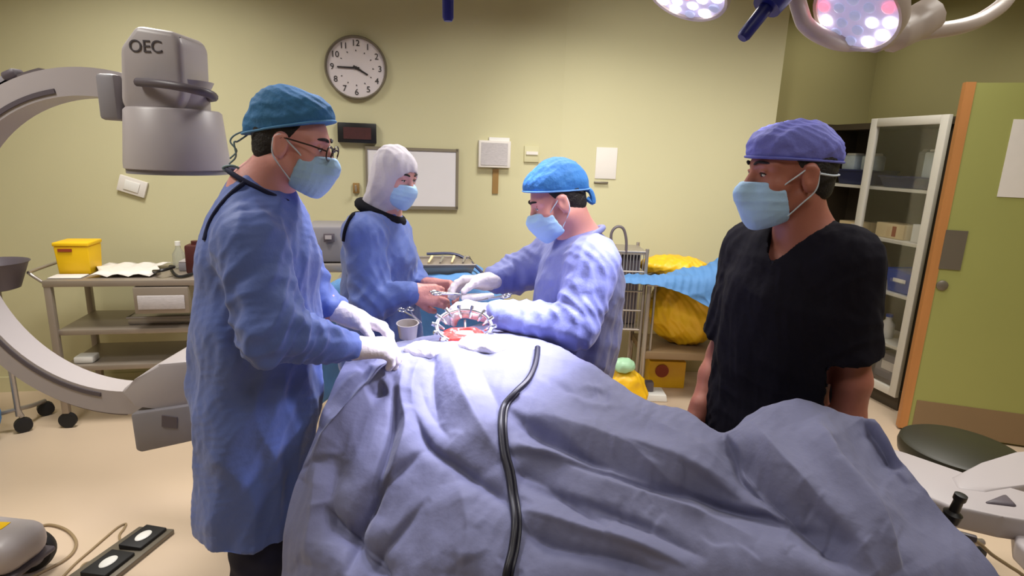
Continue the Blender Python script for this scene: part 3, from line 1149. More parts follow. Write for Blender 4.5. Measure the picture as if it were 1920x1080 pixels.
def gown(J, body, m, hem, seed, r=None, extra=(), collar='navy_cloth', vamp=.007, samp=.0045, h=.0062, name='surgical_gown'):
    yaw = J['yaw']
    f = np.array([math.cos(yaw), math.sin(yaw), 0]); l = np.array([-math.sin(yaw), math.cos(yaw), 0]); up = np.array([0, 0, 1.0])
    r = dict(dict(hem=.235, hip=.215, waist=.190, chest=.195, sh=.085, ua=.080, elb=.068, fa=.066, cuff=.044, sx=.78), **(r or {}))
    pel, che, nk = J['pelvis'], J['chest'], J['neck']
    hemp = J.get('hemp', np.array([pel[0], pel[1], 0])) * np.array([1, 1, 0]) + up * (hem - .1)
    wa = pel * .45 + che * .55 - up * .03
    P = [C_(hemp, pel, r['hem'], r['hip'], .05, yaw, r['sx']), C_(pel, wa, r['hip'], r['waist'], .06, yaw, r['sx']),
         C_(wa, che, r['waist'], r['chest'], .06, yaw, r['sx']), C_(che, nk - up * .07, r['chest'] * .85, .1, .06, yaw, .9),
         C_(nk - up * .06, nk - up * .012, .075, .066, .04)]
    for side in 'LR':
        sh, el, wr = J['sh' + side], J['el' + side], J['wr' + side]
        ft = el + (wr - el) * J.get('sleeve' + side, .86)
        P += [C_(nk - up * .07, sh, .065, r['sh'], .05), C_(sh, el, r['ua'], r['elb'], .016), C_(el, ft, r['fa'], r['cuff'], .022)]
    P += list(extra)
    lo, hi = bounds(P, .04)
    lo[2] = hem - .03
    sd = SDF(lo, hi, h).run(P)
    sd.cut((0, 0, hem), (0, 0, -1))
    g = sdf_obj(name, sd, m, body, cloth_disp(J, seed, vamp, samp))
    return g


def ring_pts(c, R, rx, ry, n=16, a0=0, a1=2 * PI):
    return [c + R @ np.array([rx * math.cos(a0 + (a1 - a0) * k / n), ry * math.sin(a0 + (a1 - a0) * k / n), 0]) for k in range(n)]


def shoe(J, body, m):
    yaw = J['yaw']
    f = np.array([math.cos(yaw), math.sin(yaw), 0])
    for side in 'LR':
        ft = J['foot' + side]
        P = [C_(ft - f * .05 + [0, 0, .05], ft + f * .15 + [0, 0, .04], .045, .042, .02)]
        lo, hi = bounds(P, .02); lo[2] = -.01
        sd = SDF(lo, hi, .005).run(P); sd.cut((0, 0, .002), (0, 0, -1))
        sdf_obj('clog', sd, m, body)


def trousers(J, body, m, top, h=.008):
    yaw = J['yaw']
    f = np.array([math.cos(yaw), math.sin(yaw), 0]); l = np.array([-math.sin(yaw), math.cos(yaw), 0]); up = np.array([0, 0, 1.0])
    P = []
    pel = J['pelvis']
    P.append(C_(pel - l * .06, pel + l * .06, .115, .115, .04, yaw, .9))
    for q, side in ((1, 'L'), (-1, 'R')):
        hip = pel + l * .09 * q - up * .04
        ft = J['foot' + side]; kn = (hip + ft + up * .09) / 2 + f * .03
        P += [C_(hip, kn, .105, .085, .04), C_(kn, ft + up * .10, .085, .075, .04)]
    lo, hi = bounds(P, .03); hi[2] = min(hi[2], top + .02)
    sd = SDF(lo, hi, h).run(P)
    sd.cut((0, 0, .06), (0, 0, -1)); sd.cut((0, 0, top), (0, 0, 1))
    return sdf_obj('trousers', sd, m, body, lambda v, n: waves(v, 31, 5, 25, 70, (1, 1, .3)) * .004)


def neck_tape(name, pts, r, m, parent, flat=None):
    MB().tube(catmull(pts, 6), r, 8, flat=flat).build(name, m, parent)


rad_ = math.radians
# --- left surgeon, facing right
A = dict(yaw=rad_(16))
A['head'] = at(548, 272, 1.52); A['headR'] = rotm(rad_(2), rad_(12)); A['hs'] = .90
A['neck'] = at(482, 352, 1.53)
A['chest'] = at(484, 474, 1.54)
A['pelvis'] = at(480, 730, 1.57)
A['shR'] = at(470, 456, 1.39); A['shL'] = at(520, 420, 1.74)
A['elR'] = at(505, 622, 1.33); A['elL'] = at(582, 560, 1.76)
A['wrR'] = at(662, 652, 1.50); A['wrL'] = at(668, 598, 1.72)
A['footL'] = np.array([A['pelvis'][0] - .03, 1.62, 0]); A['footR'] = np.array([A['pelvis'][0] - .03, 1.49, 0])
A['sleeveR'] = .92; A['sleeveL'] = .45; A['cuffL'] = .22; A['cuffR'] = .05
dA = np.array([.93, .33, -.12])
bodyA, LA, RA, fA, lA, upA = make_person(
    A, 'surgeon at left in a blue gown, teal cap, glasses and mask, standing in profile', 'skin', 'glove',
    {'R': (dA, np.array([.05, .25, -1.0]), 1, [.55, .6, .65, .75], .4, .5, 1.0), 'L': (np.array([.9, -.15, -.25]), np.array([.1, -.4, -1.0]), -1, [.5, .55, .6, .7], .4, .5, 1.0)})
A['hemp'] = at(482, 1040, 1.53)
gA = gown(A, bodyA, 'gown', .55, 11, r=dict(hem=.185, hip=.195, waist=.185, chest=.172, sh=.078, sx=.86, ua=.085, elb=.078, fa=.074, cuff=.045), vamp=.013, samp=.009, h=.0055)
capA = cloth_cap(bodyA, LA, RA, 'cap_teal', (.108, .088, .086), (-.021, 0, .070), (0, 0, .046), (.40, 0, -1.0), 21, .91,
                 extra=[((.046, 0, .090), (.053, .066, .056)), ((-.105, 0, .02), (.036, .034, .036))], wr=.0036)
hair_shell(bodyA, LA, RA, None, None, .90)
mA = face_mask(bodyA, LA, RA, .91)
# cap ties
for dz, dx in ((0, 0), (-.015, .01)):
    neck_tape('cap_tie', [LA(-.125, .0, .012 + dz), LA(-.150 + dx, -.02, -.01 + dz), LA(-.155 + dx, -.03, -.03), LA(-.135, -.03, -.05 + dz), LA(-.15, -.03, -.075 + dz)], .0022, 'tie_pale', capA)
neck_tape('neck_tie', [LA(-.11, -.02, -.10), LA(-.14, -.03, -.093), LA(-.165, -.03, -.105), LA(-.14, -.03, -.115), LA(-.10, -.03, -.112), LA(-.12, -.03, -.13)], .0032, 'tie_pale', gA)
cn = A['neck'] - upA * .005
Rn = rotm(rad_(16), rad_(28))
MB().tube(catmull(ring_pts(cn + fA * .016 + upA * .008, Rn, .094, .084, 16), 3, True), .0065, 10, closed=True).build('collar', 'navy_cloth', gA)
neck_tape('back_opening', [cn - fA * .06] + surf_hits(gA, [(458, 342), (432, 364), (408, 392), (392, 420), (383, 450)]), .0055, 'navy_cloth', gA)
trousers(A, bodyA, 'navy_cloth', .66)
shoe(A, bodyA, 'black_rubber')
# glasses
gl = MB()
for q in (-1, 1):
    c = LA(.113, .033 * q, .004)
    gl.tube(ring_pts(c, RA @ np.array([[0.15, 0, 1], [1, 0, 0], [0, 1, 0]]).T @ np.eye(3) if False else np.stack([RA[:, 1], RA[:, 2], RA[:, 0]], 1), .025, .018, 18), .0019, 6, closed=True)
    gl.tube([LA(.113, .058 * q, .010), LA(.075, .078 * q, .016), LA(.0, .084 * q, .020), LA(-.022, .084 * q, .006)], .0022, 6)
gl.tube([LA(.113, -.008, .008), LA(.119, 0, .011), LA(.113, .008, .008)], .0019, 6)
glo = gl.build('glasses', 'glasses', bodyA)

# --- woman in the white head covering, facing right
B = dict(yaw=rad_(4))
B['head'] = at(741, 330, 2.32); B['headR'] = rotm(rad_(-34), rad_(16)); B['hs'] = .86
B['neck'] = at(712, 400, 2.36)
B['chest'] = at(712, 480, 2.36)
B['pelvis'] = at(715, 640, 2.38)
B['shR'] = at(683, 440, 2.20); B['shL'] = at(735, 440, 2.52)
B['elR'] = at(697, 566, 2.15); B['elL'] = at(770, 540, 2.46)
B['wrR'] = at(775, 548, 2.10); B['wrL'] = at(812, 536, 2.28)
B['footL'] = np.array([B['pelvis'][0], 2.5, 0]); B['footR'] = np.array([B['pelvis'][0] + .03, 2.28, 0])
B['sleeveR'] = .98
bodyB, LB, RB, fB, lB, upB = make_person(
    B, 'woman in a white head covering, mask and blue gown standing behind the table', 'skin_fair', 'glove_pink',
    {'R': (np.array([.95, .12, -.15]), np.array([.1, .9, -.45]), -1, [.45, .5, .55, .6], .4, .5, .95), 'L': (np.array([.9, -.35, -.1]), np.array([-.1, -.9, -.4]), 1, [.6, .65, .7, .7], .4, .5, .95)})
gB = gown(B, bodyB, 'gown', .35, 17, r=dict(hem=.22, hip=.2, waist=.175, chest=.175, ua=.083, elb=.08, fa=.072, cuff=.042, sh=.085, sx=.8), vamp=.010, samp=.007, h=.0065)
# head covering
c = LB(-.01, 0, .02)
sd = SDF(c - .2, c + .2, .004)
sd.ell(LB(-.012, 0, .036), np.array((.112, .090, .098)) * .87, R=RB, k=0)
sd.ell(LB(.005, 0, -.02), np.array((.100, .082, .105)) * .87, R=RB, k=.03)
sd.cap(LB(-.03, 0, -.06), B['neck'] + upB * .005, .070, .078, .05)
sd.ell(LB(.105, 0, -.020), np.array((.075, .064, .066)) * .87, R=RB, k=.012, op='sub')
sd.cut(B['neck'] - upB * .01, (fB * -.2 - upB), .01)
hj = sdf_obj('head_covering', sd, 'hijab', bodyB, lambda v, n: waves(v, 41, 6, 34, 120, (1, 1, .5)) * .0048)
mB = face_mask(bodyB, LB, RB, .85)
MB().tube(catmull(ring_pts(B['neck'] + upB * .004 + fB * .004, rotm(rad_(4), rad_(24)), .088, .084, 16), 3, True), .022, 10, closed=True).build('collar', 'black_cloth', gB)
neck_tape('back_opening', [B['neck'] - fB * .085] + surf_hits(gB, [(662, 402), (653, 416), (647, 432), (644, 452)]), .007, 'black_cloth', gB)
trousers(B, bodyB, 'navy_cloth', .62)
shoe(B, bodyB, 'black_rubber')

# --- surgeon behind the table, facing left
Cc = dict(yaw=rad_(172))
Cc['head'] = at(1046, 378, 1.95); Cc['headR'] = rotm(rad_(186), rad_(24)); Cc['hs'] = .88
Cc['neck'] = at(1092, 448, 1.99)
Cc['chest'] = at(1088, 535, 2.02)
Cc['pelvis'] = at(1064, 690, 2.06)
Cc['shL'] = at(1112, 492, 1.84); Cc['shR'] = at(1040, 480, 2.16)
Cc['elL'] = at(1078, 612, 1.77); Cc['elR'] = at(965, 515, 2.20)
Cc['wrL'] = at(922, 588, 1.84); Cc['wrR'] = at(912, 528, 2.08)
Cc['footL'] = np.array([Cc['pelvis'][0], 1.92, 0]); Cc['footR'] = np.array([Cc['pelvis'][0], 2.16, 0])
Cc['sleeveL'] = .92; Cc['sleeveR'] = .7
bodyC, LC, RC, fC, lC, upC = make_person(
    Cc, 'surgeon in a pale blue gown and bright blue cap bending over the operating site', 'skin', 'glove',
    {'L': (np.array([-.97, .05, .10]), np.array([-.1, .2, -1.0]), -1, [.45, .5, .55, .6], .5, .5, 1.05), 'R': (np.array([-.95, -.2, -.05]), np.array([.0, -.5, -.9]), 1, [.5, .55, .6, .6], .4, .5, 1.0)})
gC = gown(Cc, bodyC, 'gown_pale', .40, 23, r=dict(hem=.20, hip=.185, waist=.19, chest=.19, ua=.088, elb=.078, fa=.072, cuff=.050), vamp=.011, samp=.0065)
capC = cloth_cap(bodyC, LC, RC, 'cap_blue', (.107, .088, .086), (-.020, 0, .069), (0, 0, .042), (.36, 0, -1.0), 27, .89,
                 extra=[((.05, 0, .07), (.056, .068, .058)), ((-.1, 0, .025), (.03, .045, .045))], wr=.003)
hair_shell(bodyC, LC, RC, None, None, .88)
mC = face_mask(bodyC, LC, RC, .89)
MB().tube(catmull([LC(-.105, .0, .012), LC(-.125, .015, -.01), LC(-.12, .02, -.05), LC(-.105, .01, -.03)], 6), .009, 8).build('cap_tie', 'cap_blue', capC)
cn = Cc['neck'] - upC * .01
MB().tube(catmull(ring_pts(cn + fC * .016 + upC * .008, rotm(rad_(172), rad_(28)), .094, .086, 16), 3, True), .010, 10, closed=True).build('collar', 'gown_pale', gC)
neck_tape('neck_tie', [cn - fC * .07 + lC * .02, cn - fC * .1 + lC * .05 - upC * .02, cn - fC * .085 + lC * .06 - upC * .05], .006, 'mask_edge', gC)
trousers(Cc, bodyC, 'navy_cloth', .56)
shoe(Cc, bodyC, 'black_rubber')

# --- man in black scrubs at the right, facing left
D = dict(yaw=rad_(208))
D['head'] = at(1482, 330, 1.50); D['headR'] = rotm(rad_(184), rad_(4)); D['hs'] = 1.01
D['neck'] = at(1514, 437, 1.52)
D['chest'] = at(1490, 545, 1.53)
D['pelvis'] = at(1450, 770, 1.58)
D['shL'] = at(1584, 492, 1.42); D['shR'] = at(1412, 470, 1.68)
D['elL'] = at(1600, 715, 1.40); D['elR'] = at(1352, 665, 1.74)
D['wrL'] = at(1568, 905, 1.42); D['wrR'] = at(1308, 776, 1.66)
D['footL'] = np.array([D['pelvis'][0] + .06, 1.52, 0]); D['footR'] = np.array([D['pelvis'][0] - .06, 1.72, 0])
bodyD, LD, RD_, fD, lD, upD = make_person(
    D, 'man at right in black scrubs and violet cap watching, arms hanging down', 'skin_tan', None,
    {'L': (np.array([-.25, .05, -1.0]), np.array([-.3, .9, 0.0]), 1, [.3, .35, .4, .45], .4, .3, 1.0), 'R': (np.array([-.2, -.1, -1.0]), np.array([.6, -.6, 0.0]), -1, [.3, .35, .4, .45], .4, .3, 1.0)})
# scrub top with V neck
rr = dict(hem=.2, hip=.185, waist=.18, chest=.18, sh=.085)
nk, che, pel = D['neck'], D['chest'], D['pelvis']
wa = pel * .45 + che * .55
P = [C_(pel - upD * .12, pel, .2, .19, .05, D['yaw'], .8), C_(pel, wa, .19, .18, .06, D['yaw'], .8), C_(wa, che, .18, .185, .06, D['yaw'], .78),
     C_(che, nk - upD * .08, .155, .09, .06, D['yaw'], .9), C_(nk - upD * .06, nk - upD * .03, .075, .07, .04)]
for side in 'LR':
    sh, el = D['sh' + side], D['el' + side]
    P += [C_(nk - upD * .075, sh, .068, .078, .05), C_(sh, sh + (el - sh) * .93, .078, .070, .045)]
lo, hi = bounds(P, .03); lo[2] = .7
sd = SDF(lo, hi, .0055).run(P)
sd.cut((0, 0, .74), (0, 0, -1))
for side in 'LR':
    sh, el = D['sh' + side], D['el' + side]
    a = (el - sh) / np.linalg.norm(el - sh)
    hp = sh + (el - sh) * .80
    sl, (X, Y, Z) = sd.block(hp - .3, hp + .3)
    dpl = (X - hp[0]) * a[0] + (Y - hp[1]) * a[1] + (Z - hp[2]) * a[2]
    rad2 = np.sqrt(np.maximum((X - hp[0]) ** 2 + (Y - hp[1]) ** 2 + (Z - hp[2]) ** 2 - dpl ** 2, 0)) - .092
    q = np.maximum(-dpl, rad2)
    sd.V[sl] = np.maximum(sd.V[sl], -q) 
vp = nk + fD * .10 - upD * .11
sd.cap(vp + fD * .02, nk + upD * .02 + fD * .04, .010, .068, .01, op='sub')
top_ = sdf_obj('scrub_top', sd, 'scrubs', bodyD, cloth_disp(D, 51, .007, .005))
sd = SDF(pel - [.3, .3, 0], pel + [.3, .3, .01], .05)
trousers(D, bodyD, 'scrubs', .80)
shoe(D, bodyD, 'black_rubber')
capD = cloth_cap(bodyD, LD, RD_, 'cap_violet', (.110, .088, .070), (-.008, 0, .068), (0, 0, .036), (.10, 0, -1.0), 33, 1.0,
                 extra=[((-.085, 0, .050), (.036, .055, .034)), ((.05, 0, .066), (.054, .066, .048))], wr=.0045)
hair_shell(bodyD, LD, RD_, None, None, 1.01)
mD = face_mask(bodyD, LD, RD_, 1.01)
neck_tape('head_strap', [LD(-.024, .088, .008), LD(-.06, .078, .002), LD(-.10, .04, .0), LD(-.118, 0, .0)], .0024, 'mask_edge', mD)

# ------------------------------------------------------------------ surgical drape over the table
cols = [
    [(642, 690, 1.62), (592, 822, 1.44), (548, 930, 1.34), (524, 1080, 1.24), (505, 1250, 1.17)],
    [(705, 672, 1.64), (655, 805, 1.42), (612, 940, 1.29), (588, 1080, 1.18), (570, 1250, 1.10)],
    [(775, 658, 1.66), (738, 790, 1.42), (706, 930, 1.27), (690, 1080, 1.15), (680, 1250, 1.07)],
    [(850, 642, 1.68), (834, 780, 1.43), (818, 925, 1.26), (805, 1080, 1.12), (795, 1250, 1.04)],
    [(930, 634, 1.72), (942, 772, 1.43), (950, 920, 1.24), (952, 1080, 1.08), (952, 1250, 1.0)],
    [(1012, 645, 1.70), (1050, 782, 1.40), (1080, 925, 1.20), (1100, 1080, 1.04), (1110, 1250, .97)],
    [(1110, 692, 1.56), (1155, 815, 1.31), (1195, 940, 1.13), (1222, 1080, 1.0), (1240, 1250, .93)],
    [(1210, 758, 1.38), (1262, 862, 1.19), (1305, 968, 1.07), (1345, 1080, .96), (1370, 1250, .89)],
    [(1292, 780, 1.31), (1360, 885, 1.13), (1415, 985, 1.02), (1460, 1080, .93), (1500, 1250, .86)],
    [(1360, 822, 1.22), (1420, 910, 1.08), (1480, 995, .99), (1530, 1080, .91), (1580, 1250, .85)],
    [(1408, 785, 1.24), (1470, 885, 1.09), (1535, 985, .99), (1590, 1080, .91), (1650, 1250, .85)],
    [(1500, 755, 1.26), (1562, 850, 1.12), (1632, 965, 1.0), (1700, 1080, .92), (1760, 1250, .86)],
    [(1590, 782, 1.25), (1645, 872, 1.13), (1722, 975, 1.03), (1795, 1080, .94), (1860, 1250, .88)],
    [(1645, 788, 1.22), (1697, 868, 1.13), (1775, 965, 1.05), (1872, 1080, .96), (1950, 1250, .90)],
]
rows3 = []
for i, cpts in enumerate(cols):
    crest = at(*cpts[0])
    front = [at(*q) for q in cpts]
    if i <= 4:
        back = [crest + [0, .40, -.50], crest + [0, .37, -.10], crest + [0, .20, -.045]]
    elif i <= 7:
        back = [crest + [.07, .08, -.60], crest + [.06, .07, -.16], crest + [.03, .035, -.03]]
    else:
        back = [crest + [.04, .07, -.60], crest + [.03, .06, -.14], crest + [.015, .035, -.025]]
    last = front[-1]
    rows3.append(back + front + [last + [0, -.03, -max(.05, last[2] - .30)]])


def spline_1d(ctrl, n):
    ctrl = np.asarray(ctrl, float)
    m = len(ctrl)
    t = np.linspace(0, m - 1, n)
    i = np.clip(t.astype(int), 0, m - 2)
    u = (t - i)[:, None]
    g = lambda k: ctrl[np.clip(k, 0, m - 1)]
    p0 = np.where((i > 0)[:, None], g(i - 1), 2 * g(0) - g(1)); p1 = g(i); p2 = g(i + 1)
    p3 = np.where((i + 2 < m)[:, None], g(i + 2), 2 * g(m - 1) - g(m - 2))
    return .5 * (2 * p1 + (p2 - p0) * u + (2 * p0 - 5 * p1 + 4 * p2 - p3) * u ** 2 + (3 * p1 - p0 - 3 * p2 + p3) * u ** 3)


NU, NV = 620, 340
colr = np.stack([spline_1d(c, NV) for c in rows3])                 # cols x NV x 3
surf = np.stack([spline_1d(colr[:, j], NU) for j in range(NV)], 1)  # NU x NV x 3
v = surf.reshape(-1, 3)
ii, jj = np.meshgrid(np.arange(NU - 1), np.arange(NV - 1), indexing='ij')
q0 = (ii * NV + jj).ravel()
fdr = np.stack([q0, q0 + 1, q0 + NV + 1, q0 + NV], 1)
nrmv = vnormals(v, fdr)
if (nrmv * (CAM - v)).sum() < 0:
    fdr = fdr[:, ::-1]; nrmv = -nrmv
pp = to_px(v)
folds = [
    ([(800, 668), (780, 705), (772, 760)], .014, 16),
    ([(815, 665), (812, 720), (822, 790)], -.012, 14),
    ([(700, 690), (660, 730), (628, 790)], -.016, 14),
    ([(675, 690), (635, 740), (600, 800)], .012, 14),
    # polyline in the photo, height (m), half width (px), sharp side
    ([(782, 660), (745, 695), (710, 726), (660, 780), (618, 833), (575, 905)], .030, 20),
    ([(735, 730), (728, 810), (700, 905), (664, 989), (650, 1080)], -.022, 20),
    ([(765, 690), (752, 740), (760, 800), (735, 880), (700, 960)], .016, 22),
    ([(774, 764), (808, 833), (866, 874), (924, 920), (990, 960)], -.016, 16),
    ([(803, 833), (716, 908), (676, 966), (640, 1020)], -.014, 14),
    ([(803, 931), (716, 1035), (690, 1080)], -.009, 12),
    ([(606, 943), (647, 1000), (710, 1058), (730, 1100)], -.020, 18),
    ([(843, 660), (870, 720), (895, 775), (947, 862)], .022, 34),
    ([(780, 700), (800, 760), (850, 830)], -.012, 22),
    ([(900, 690), (925, 740), (947, 790)], -.010, 20),
    ([(947, 775), (1010, 810), (1097, 856), (1220, 900), (1360, 937), (1480, 985)], -.032, 26),
    ([(990, 770), (1060, 800), (1150, 830), (1260, 870), (1380, 905)], .020, 34),
    ([(947, 826), (1039, 862), (1155, 905), (1290, 950), (1420, 1010)], .020, 26),
    ([(952, 880), (999, 893), (1074, 943), (1150, 1000)], -.014, 18),
    ([(970, 985), (1039, 1018), (1140, 1040), (1250, 1080)], -.018, 20),
    ([(960, 960), (1040, 985), (1150, 1012), (1260, 1050)], .012, 24),
    ([(1040, 720), (1090, 745), (1120, 740)], -.007, 12),
    ([(1060, 735), (1100, 760), (1160, 765)], .006, 12),
    ([(1362, 822), (1400, 880), (1470, 950), (1560, 1020), (1620, 1085)], -.030, 30),
    ([(1410, 785), (1450, 850), (1530, 940), (1600, 1020), (1650, 1090)], .018, 34),
    ([(1530, 780), (1560, 850), (1617, 936), (1687, 1065)], .016, 40),
    ([(1615, 782), (1652, 828), (1690, 880)], -.018, 18),
    ([(1500, 916), (1566, 994), (1610, 1030)], -.012, 18),
    ([(694, 748), (710, 744), (726, 732)], -.018, 10),
    ([(1180, 840), (1260, 905), (1330, 960)], .008, 18),
    ([(860, 900), (880, 990), (870, 1080)], .014, 40),
    ([(600, 870), (590, 960), (575, 1060)], .012, 22),
    ([(640, 860), (622, 930), (615, 1020)], -.010, 16),
    ([(1100, 940), (1200, 985), (1330, 1050)], -.012, 20),
    ([(1220, 790), (1290, 830), (1370, 880)], .010, 26),
]
disp = np.zeros(len(v))
inframe = (pp[:, 1] > 560)
for pts, amp, w in folds:
    pl = np.array(catmull([np.array(p, float) for p in pts], 6))
    d = np.full(len(v), 1e9); tt = np.zeros(len(v))
    for k in range(len(pl) - 1):
        a, b = pl[k], pl[k + 1]
        ba = b - a
        t = np.clip(((pp - a) @ ba) / (ba @ ba + 1e-9), 0, 1)
        dk = np.linalg.norm(pp - a - t[:, None] * ba, axis=1)
        m_ = dk < d
        d[m_] = dk[m_]; tt[m_] = (k + t[m_]) / (len(pl) - 1)
    env = np.clip(np.minimum(tt, 1 - tt) / .22, 0, 1) ** .8
    x = d / w
    disp += amp * 1.55 * env * np.exp(-np.abs(x / .9) ** 1.25)
creases = [
    ([(940, 842), (1050, 862), (1158, 890), (1355, 936), (1573, 995)], .020, 42),
    ([(945, 758), (1026, 804), (1092, 850), (1150, 880)], .017, 30),
    ([(960, 955), (1060, 985), (1180, 1020), (1290, 1065)], .013, 35),
    ([(738, 715), (730, 800), (692, 930), (662, 990)], -.018, 24),
    ([(803, 833), (716, 908), (676, 966)], -.010, 22),
    ([(803, 931), (716, 1035)], -.006, 18),
    ([(606, 943), (647, 1000), (690, 1050), (735, 1085)], .013, 24),
    ([(774, 764), (808, 833), (866, 874), (924, 920)], .012, 26),
    ([(1358, 815), (1380, 845), (1392, 885), (1440, 935)], .020, 24),
    ([(1617, 782), (1656, 828), (1699, 876)], .012, 20),
    ([(1530, 790), (1575, 870), (1640, 960), (1700, 1080)], -.014, 60),
    ([(1490, 915), (1560, 985), (1620, 1040)], .010, 30),
    ([(845, 665), (872, 740), (905, 800), (947, 862)], -.010, 28),
    ([(1160, 830), (1270, 870), (1390, 930)], .010, 30),
    ([(560, 880), (600, 865), (650, 850)], .006, 14),
    ([(1080, 735), (1110, 728), (1135, 742)], .006, 10),
    ([(640, 985), (650, 1030), (648, 1080)], -.010, 16),
    ([(980, 900), (1060, 925), (1160, 960), (1260, 1000)], .009, 26),
]
rnd_ = random.Random(12)
for k in range(70):                     # small crease marks left by folding and handling
    x, y = rnd_.uniform(540, 1780), rnd_.uniform(680, 1070)
    a_ = rnd_.choice([.45, .6, 2.0, 1.7, -.7, .3]) + rnd_.uniform(-.35, .35)
    ln = rnd_.uniform(22, 75)
    bend = rnd_.uniform(-.2, .2) * ln
    c1 = (x + ln * math.cos(a_), y + ln * math.sin(a_))
    mid_ = ((x + c1[0]) / 2 - bend * math.sin(a_), (y + c1[1]) / 2 + bend * math.cos(a_))
    creases.append(([(x, y), mid_, c1], rnd_.choice([-1, 1]) * rnd_.uniform(.0015, .0042), rnd_.uniform(8, 20)))
for pts, amp, w in creases:
    pl = np.array(catmull([np.array(p, float) for p in pts], 6))
    d = np.full(len(v), 1e9); tt = np.zeros(len(v)); sg = np.zeros(len(v))
    for k in range(len(pl) - 1):
        a, b = pl[k], pl[k + 1]
        ba = b - a
        t = np.clip(((pp - a) @ ba) / (ba @ ba + 1e-9), 0, 1)
        r_ = pp - a - t[:, None] * ba
        dk = np.linalg.norm(r_, axis=1)
        m_ = dk < d
        d[m_] = dk[m_]; tt[m_] = (k + t[m_]) / (len(pl) - 1)
        sg[m_] = ((pp - a) @ (np.array([ba[1], -ba[0]]) / np.linalg.norm(ba)))[m_]
    env = np.clip(np.minimum(tt, 1 - tt) / .25, 0, 1) ** .8
    sd_ = np.sign(sg) * d
    disp += amp * env * np.tanh(sd_ / 5.0) * np.exp(-np.abs(sd_) / w)
disp *= inframe
disp += waves(v, 71, 5, 16, 45) * .0045 + waves(v, 77, 5, 60, 140) * .0014
v = v + nrmv * disp[:, None]
drape_me = np_mesh('surgical_drape', v, fdr)
BV = BVHTree.FromPolygons([tuple(p) for p in v], [tuple(map(int, q)) for q in fdr])
drape = link_mesh('surgical_drape', drape_me, 'drape', None, True)
tag(drape, 'large grey-blue cloth drape spread over the operating table in wide folds', 'drape')


def hit(px, py, off=0.0):
    d = ray(px, py)
    r = BV.ray_cast(Vector(CAM), Vector(d).normalized())
    return np.array(r[0] + r[1] * (off if r[1].dot(Vector(-d)) > 0 else -off))


# operating table under the drape
tb = thing('operating_table', 'operating table hidden under the grey-blue drape, its side clamp showing at right', 'table', (.22, 1.55, 0))
ax = np.array([.80, -.60, 0]); tyaw = math.atan2(-.60, .80)
RT = Matrix.Rotation(tyaw, 3, 'Z')
tcn = np.array([.15, 1.62, 0])
MB().box((.14, 1.66, .84), (1.0, .30, .06), RT, .02).build('tabletop', 'black_plastic', tb)
MB().box((.20, 1.55, .45), (.3, .26, .74), RT, .02).build('column', 'steel', tb)
MB().box((.20, 1.55, .04), (.6, .26, .08), RT, .02).build('base', 'steel', tb)
kp = at(1787, 962, 1.10)
mb = MB()
mb.lathe([(0, -.02), (.016, -.02), (.018, .0), (.010, .006), (.009, .03), (.012, .034), (.012, .046), (0, .048)], kp, (.1, -.1, 1), 16)
mb.build('clamp_knob', 'black_plastic', tb)
MB().tube([(.52, 1.37, .85), kp + [-.16, .12, -.06], kp + [0, 0, -.035]], [.016, .016, .014], 10).build('side_rail', 'steel', tb)
# cable over the drape
cp = [(1008, 655), (1007, 668), (1002, 690), (990, 715), (965, 740), (945, 765), (938, 800), (942, 850), (952, 890), (961, 930), (966, 980), (962, 1030), (951, 1075)]
pts = [hit(x, y, .006) for x, y in cp]
pts += [pts[-1] + [-.003, -.02, -.06], pts[-1] + [-.002, -.03, -.14]]
c_ = MB().tube(catmull(pts, 6), .0088, 10).build('suction_hose', 'cable_black')
tag(c_, 'black cable running down over the front of the drape', 'cable')
c2 = MB().tube(catmull([p + [.012, -.001, .002] for p in pts[4:]], 6), .004, 8).build('thin_cable', 'cable_black')
tag(c2, 'thin dark lead lying along the right side of the black cable', 'cable')
# side wire with clip at right
wp = [at(1812, 1006, 1.08), at(1835, 1018, 1.1), at(1860, 1040, 1.12), at(1890, 1060, 1.14), at(1925, 1085, 1.16), at(1985, 1150, 1.18), at(2010, 1300, 1.18), np.array([*at(2010, 1300, 1.18)[:2], .01])]
w_ = thing('clip_lead', 'thin metal lead with a dark clip at the right edge of the drape', 'wire', wp[0])
MB().tube(catmull(wp, 6), .004, 8).build('lead', 'cable_tan', w_)
MB().box(wp[0], (.035, .012, .014), Matrix.Rotation(-.5, 3, 'Z'), .003).build('clip', 'machine_dark', w_)

# ------------------------------------------------------------------ operating site
site = at(870, 624, 1.745)
sw = thing('surgical_wound', 'red open operating site inside the steel retractor ring', 'wound', site)
sd = SDF(site - .14, site + .14, .004)
sd.ell(site - [0, 0, .02], (.075, .06, .035), k=0)
sd.ell(site + [0, -.01, .012], (.035, .028, .02), k=.012, op='sub')
sdf_obj('tissue', sd, 'tissue', sw, lambda v, n: waves(v, 61, 5, 80, 200) * .004)
MB().ball(site + [.01, .005, -.006], (.045, .018, .012)).build('exposed_muscle', 'skin', sw)
rt = thing('retractor', 'toothed steel ring retractor standing around the open site', 'retractor', site)
RR = rotm(0, rad_(-28))
RR = np.array(Matrix.Rotation(rad_(40), 3, 'X'))
ringc = site + [0, 0, .022]
MB().tube(ring_pts(ringc, RR, .085, .062, 40), .0065, 10, closed=True).build('ring', 'steel_bright', rt)
for k in range(14):
    a = 2 * PI * k / 14
    p = ringc + RR @ np.array([.085 * math.cos(a), .062 * math.sin(a), 0])
    q = ringc + RR @ np.array([.064 * math.cos(a), .044 * math.sin(a), -.02])
    o = ringc + RR @ np.array([.100 * math.cos(a), .075 * math.sin(a), .008])
    MB().tube([o, p, q], [.006, .0075, .004], 8).build('blade', 'steel_bright', rt)
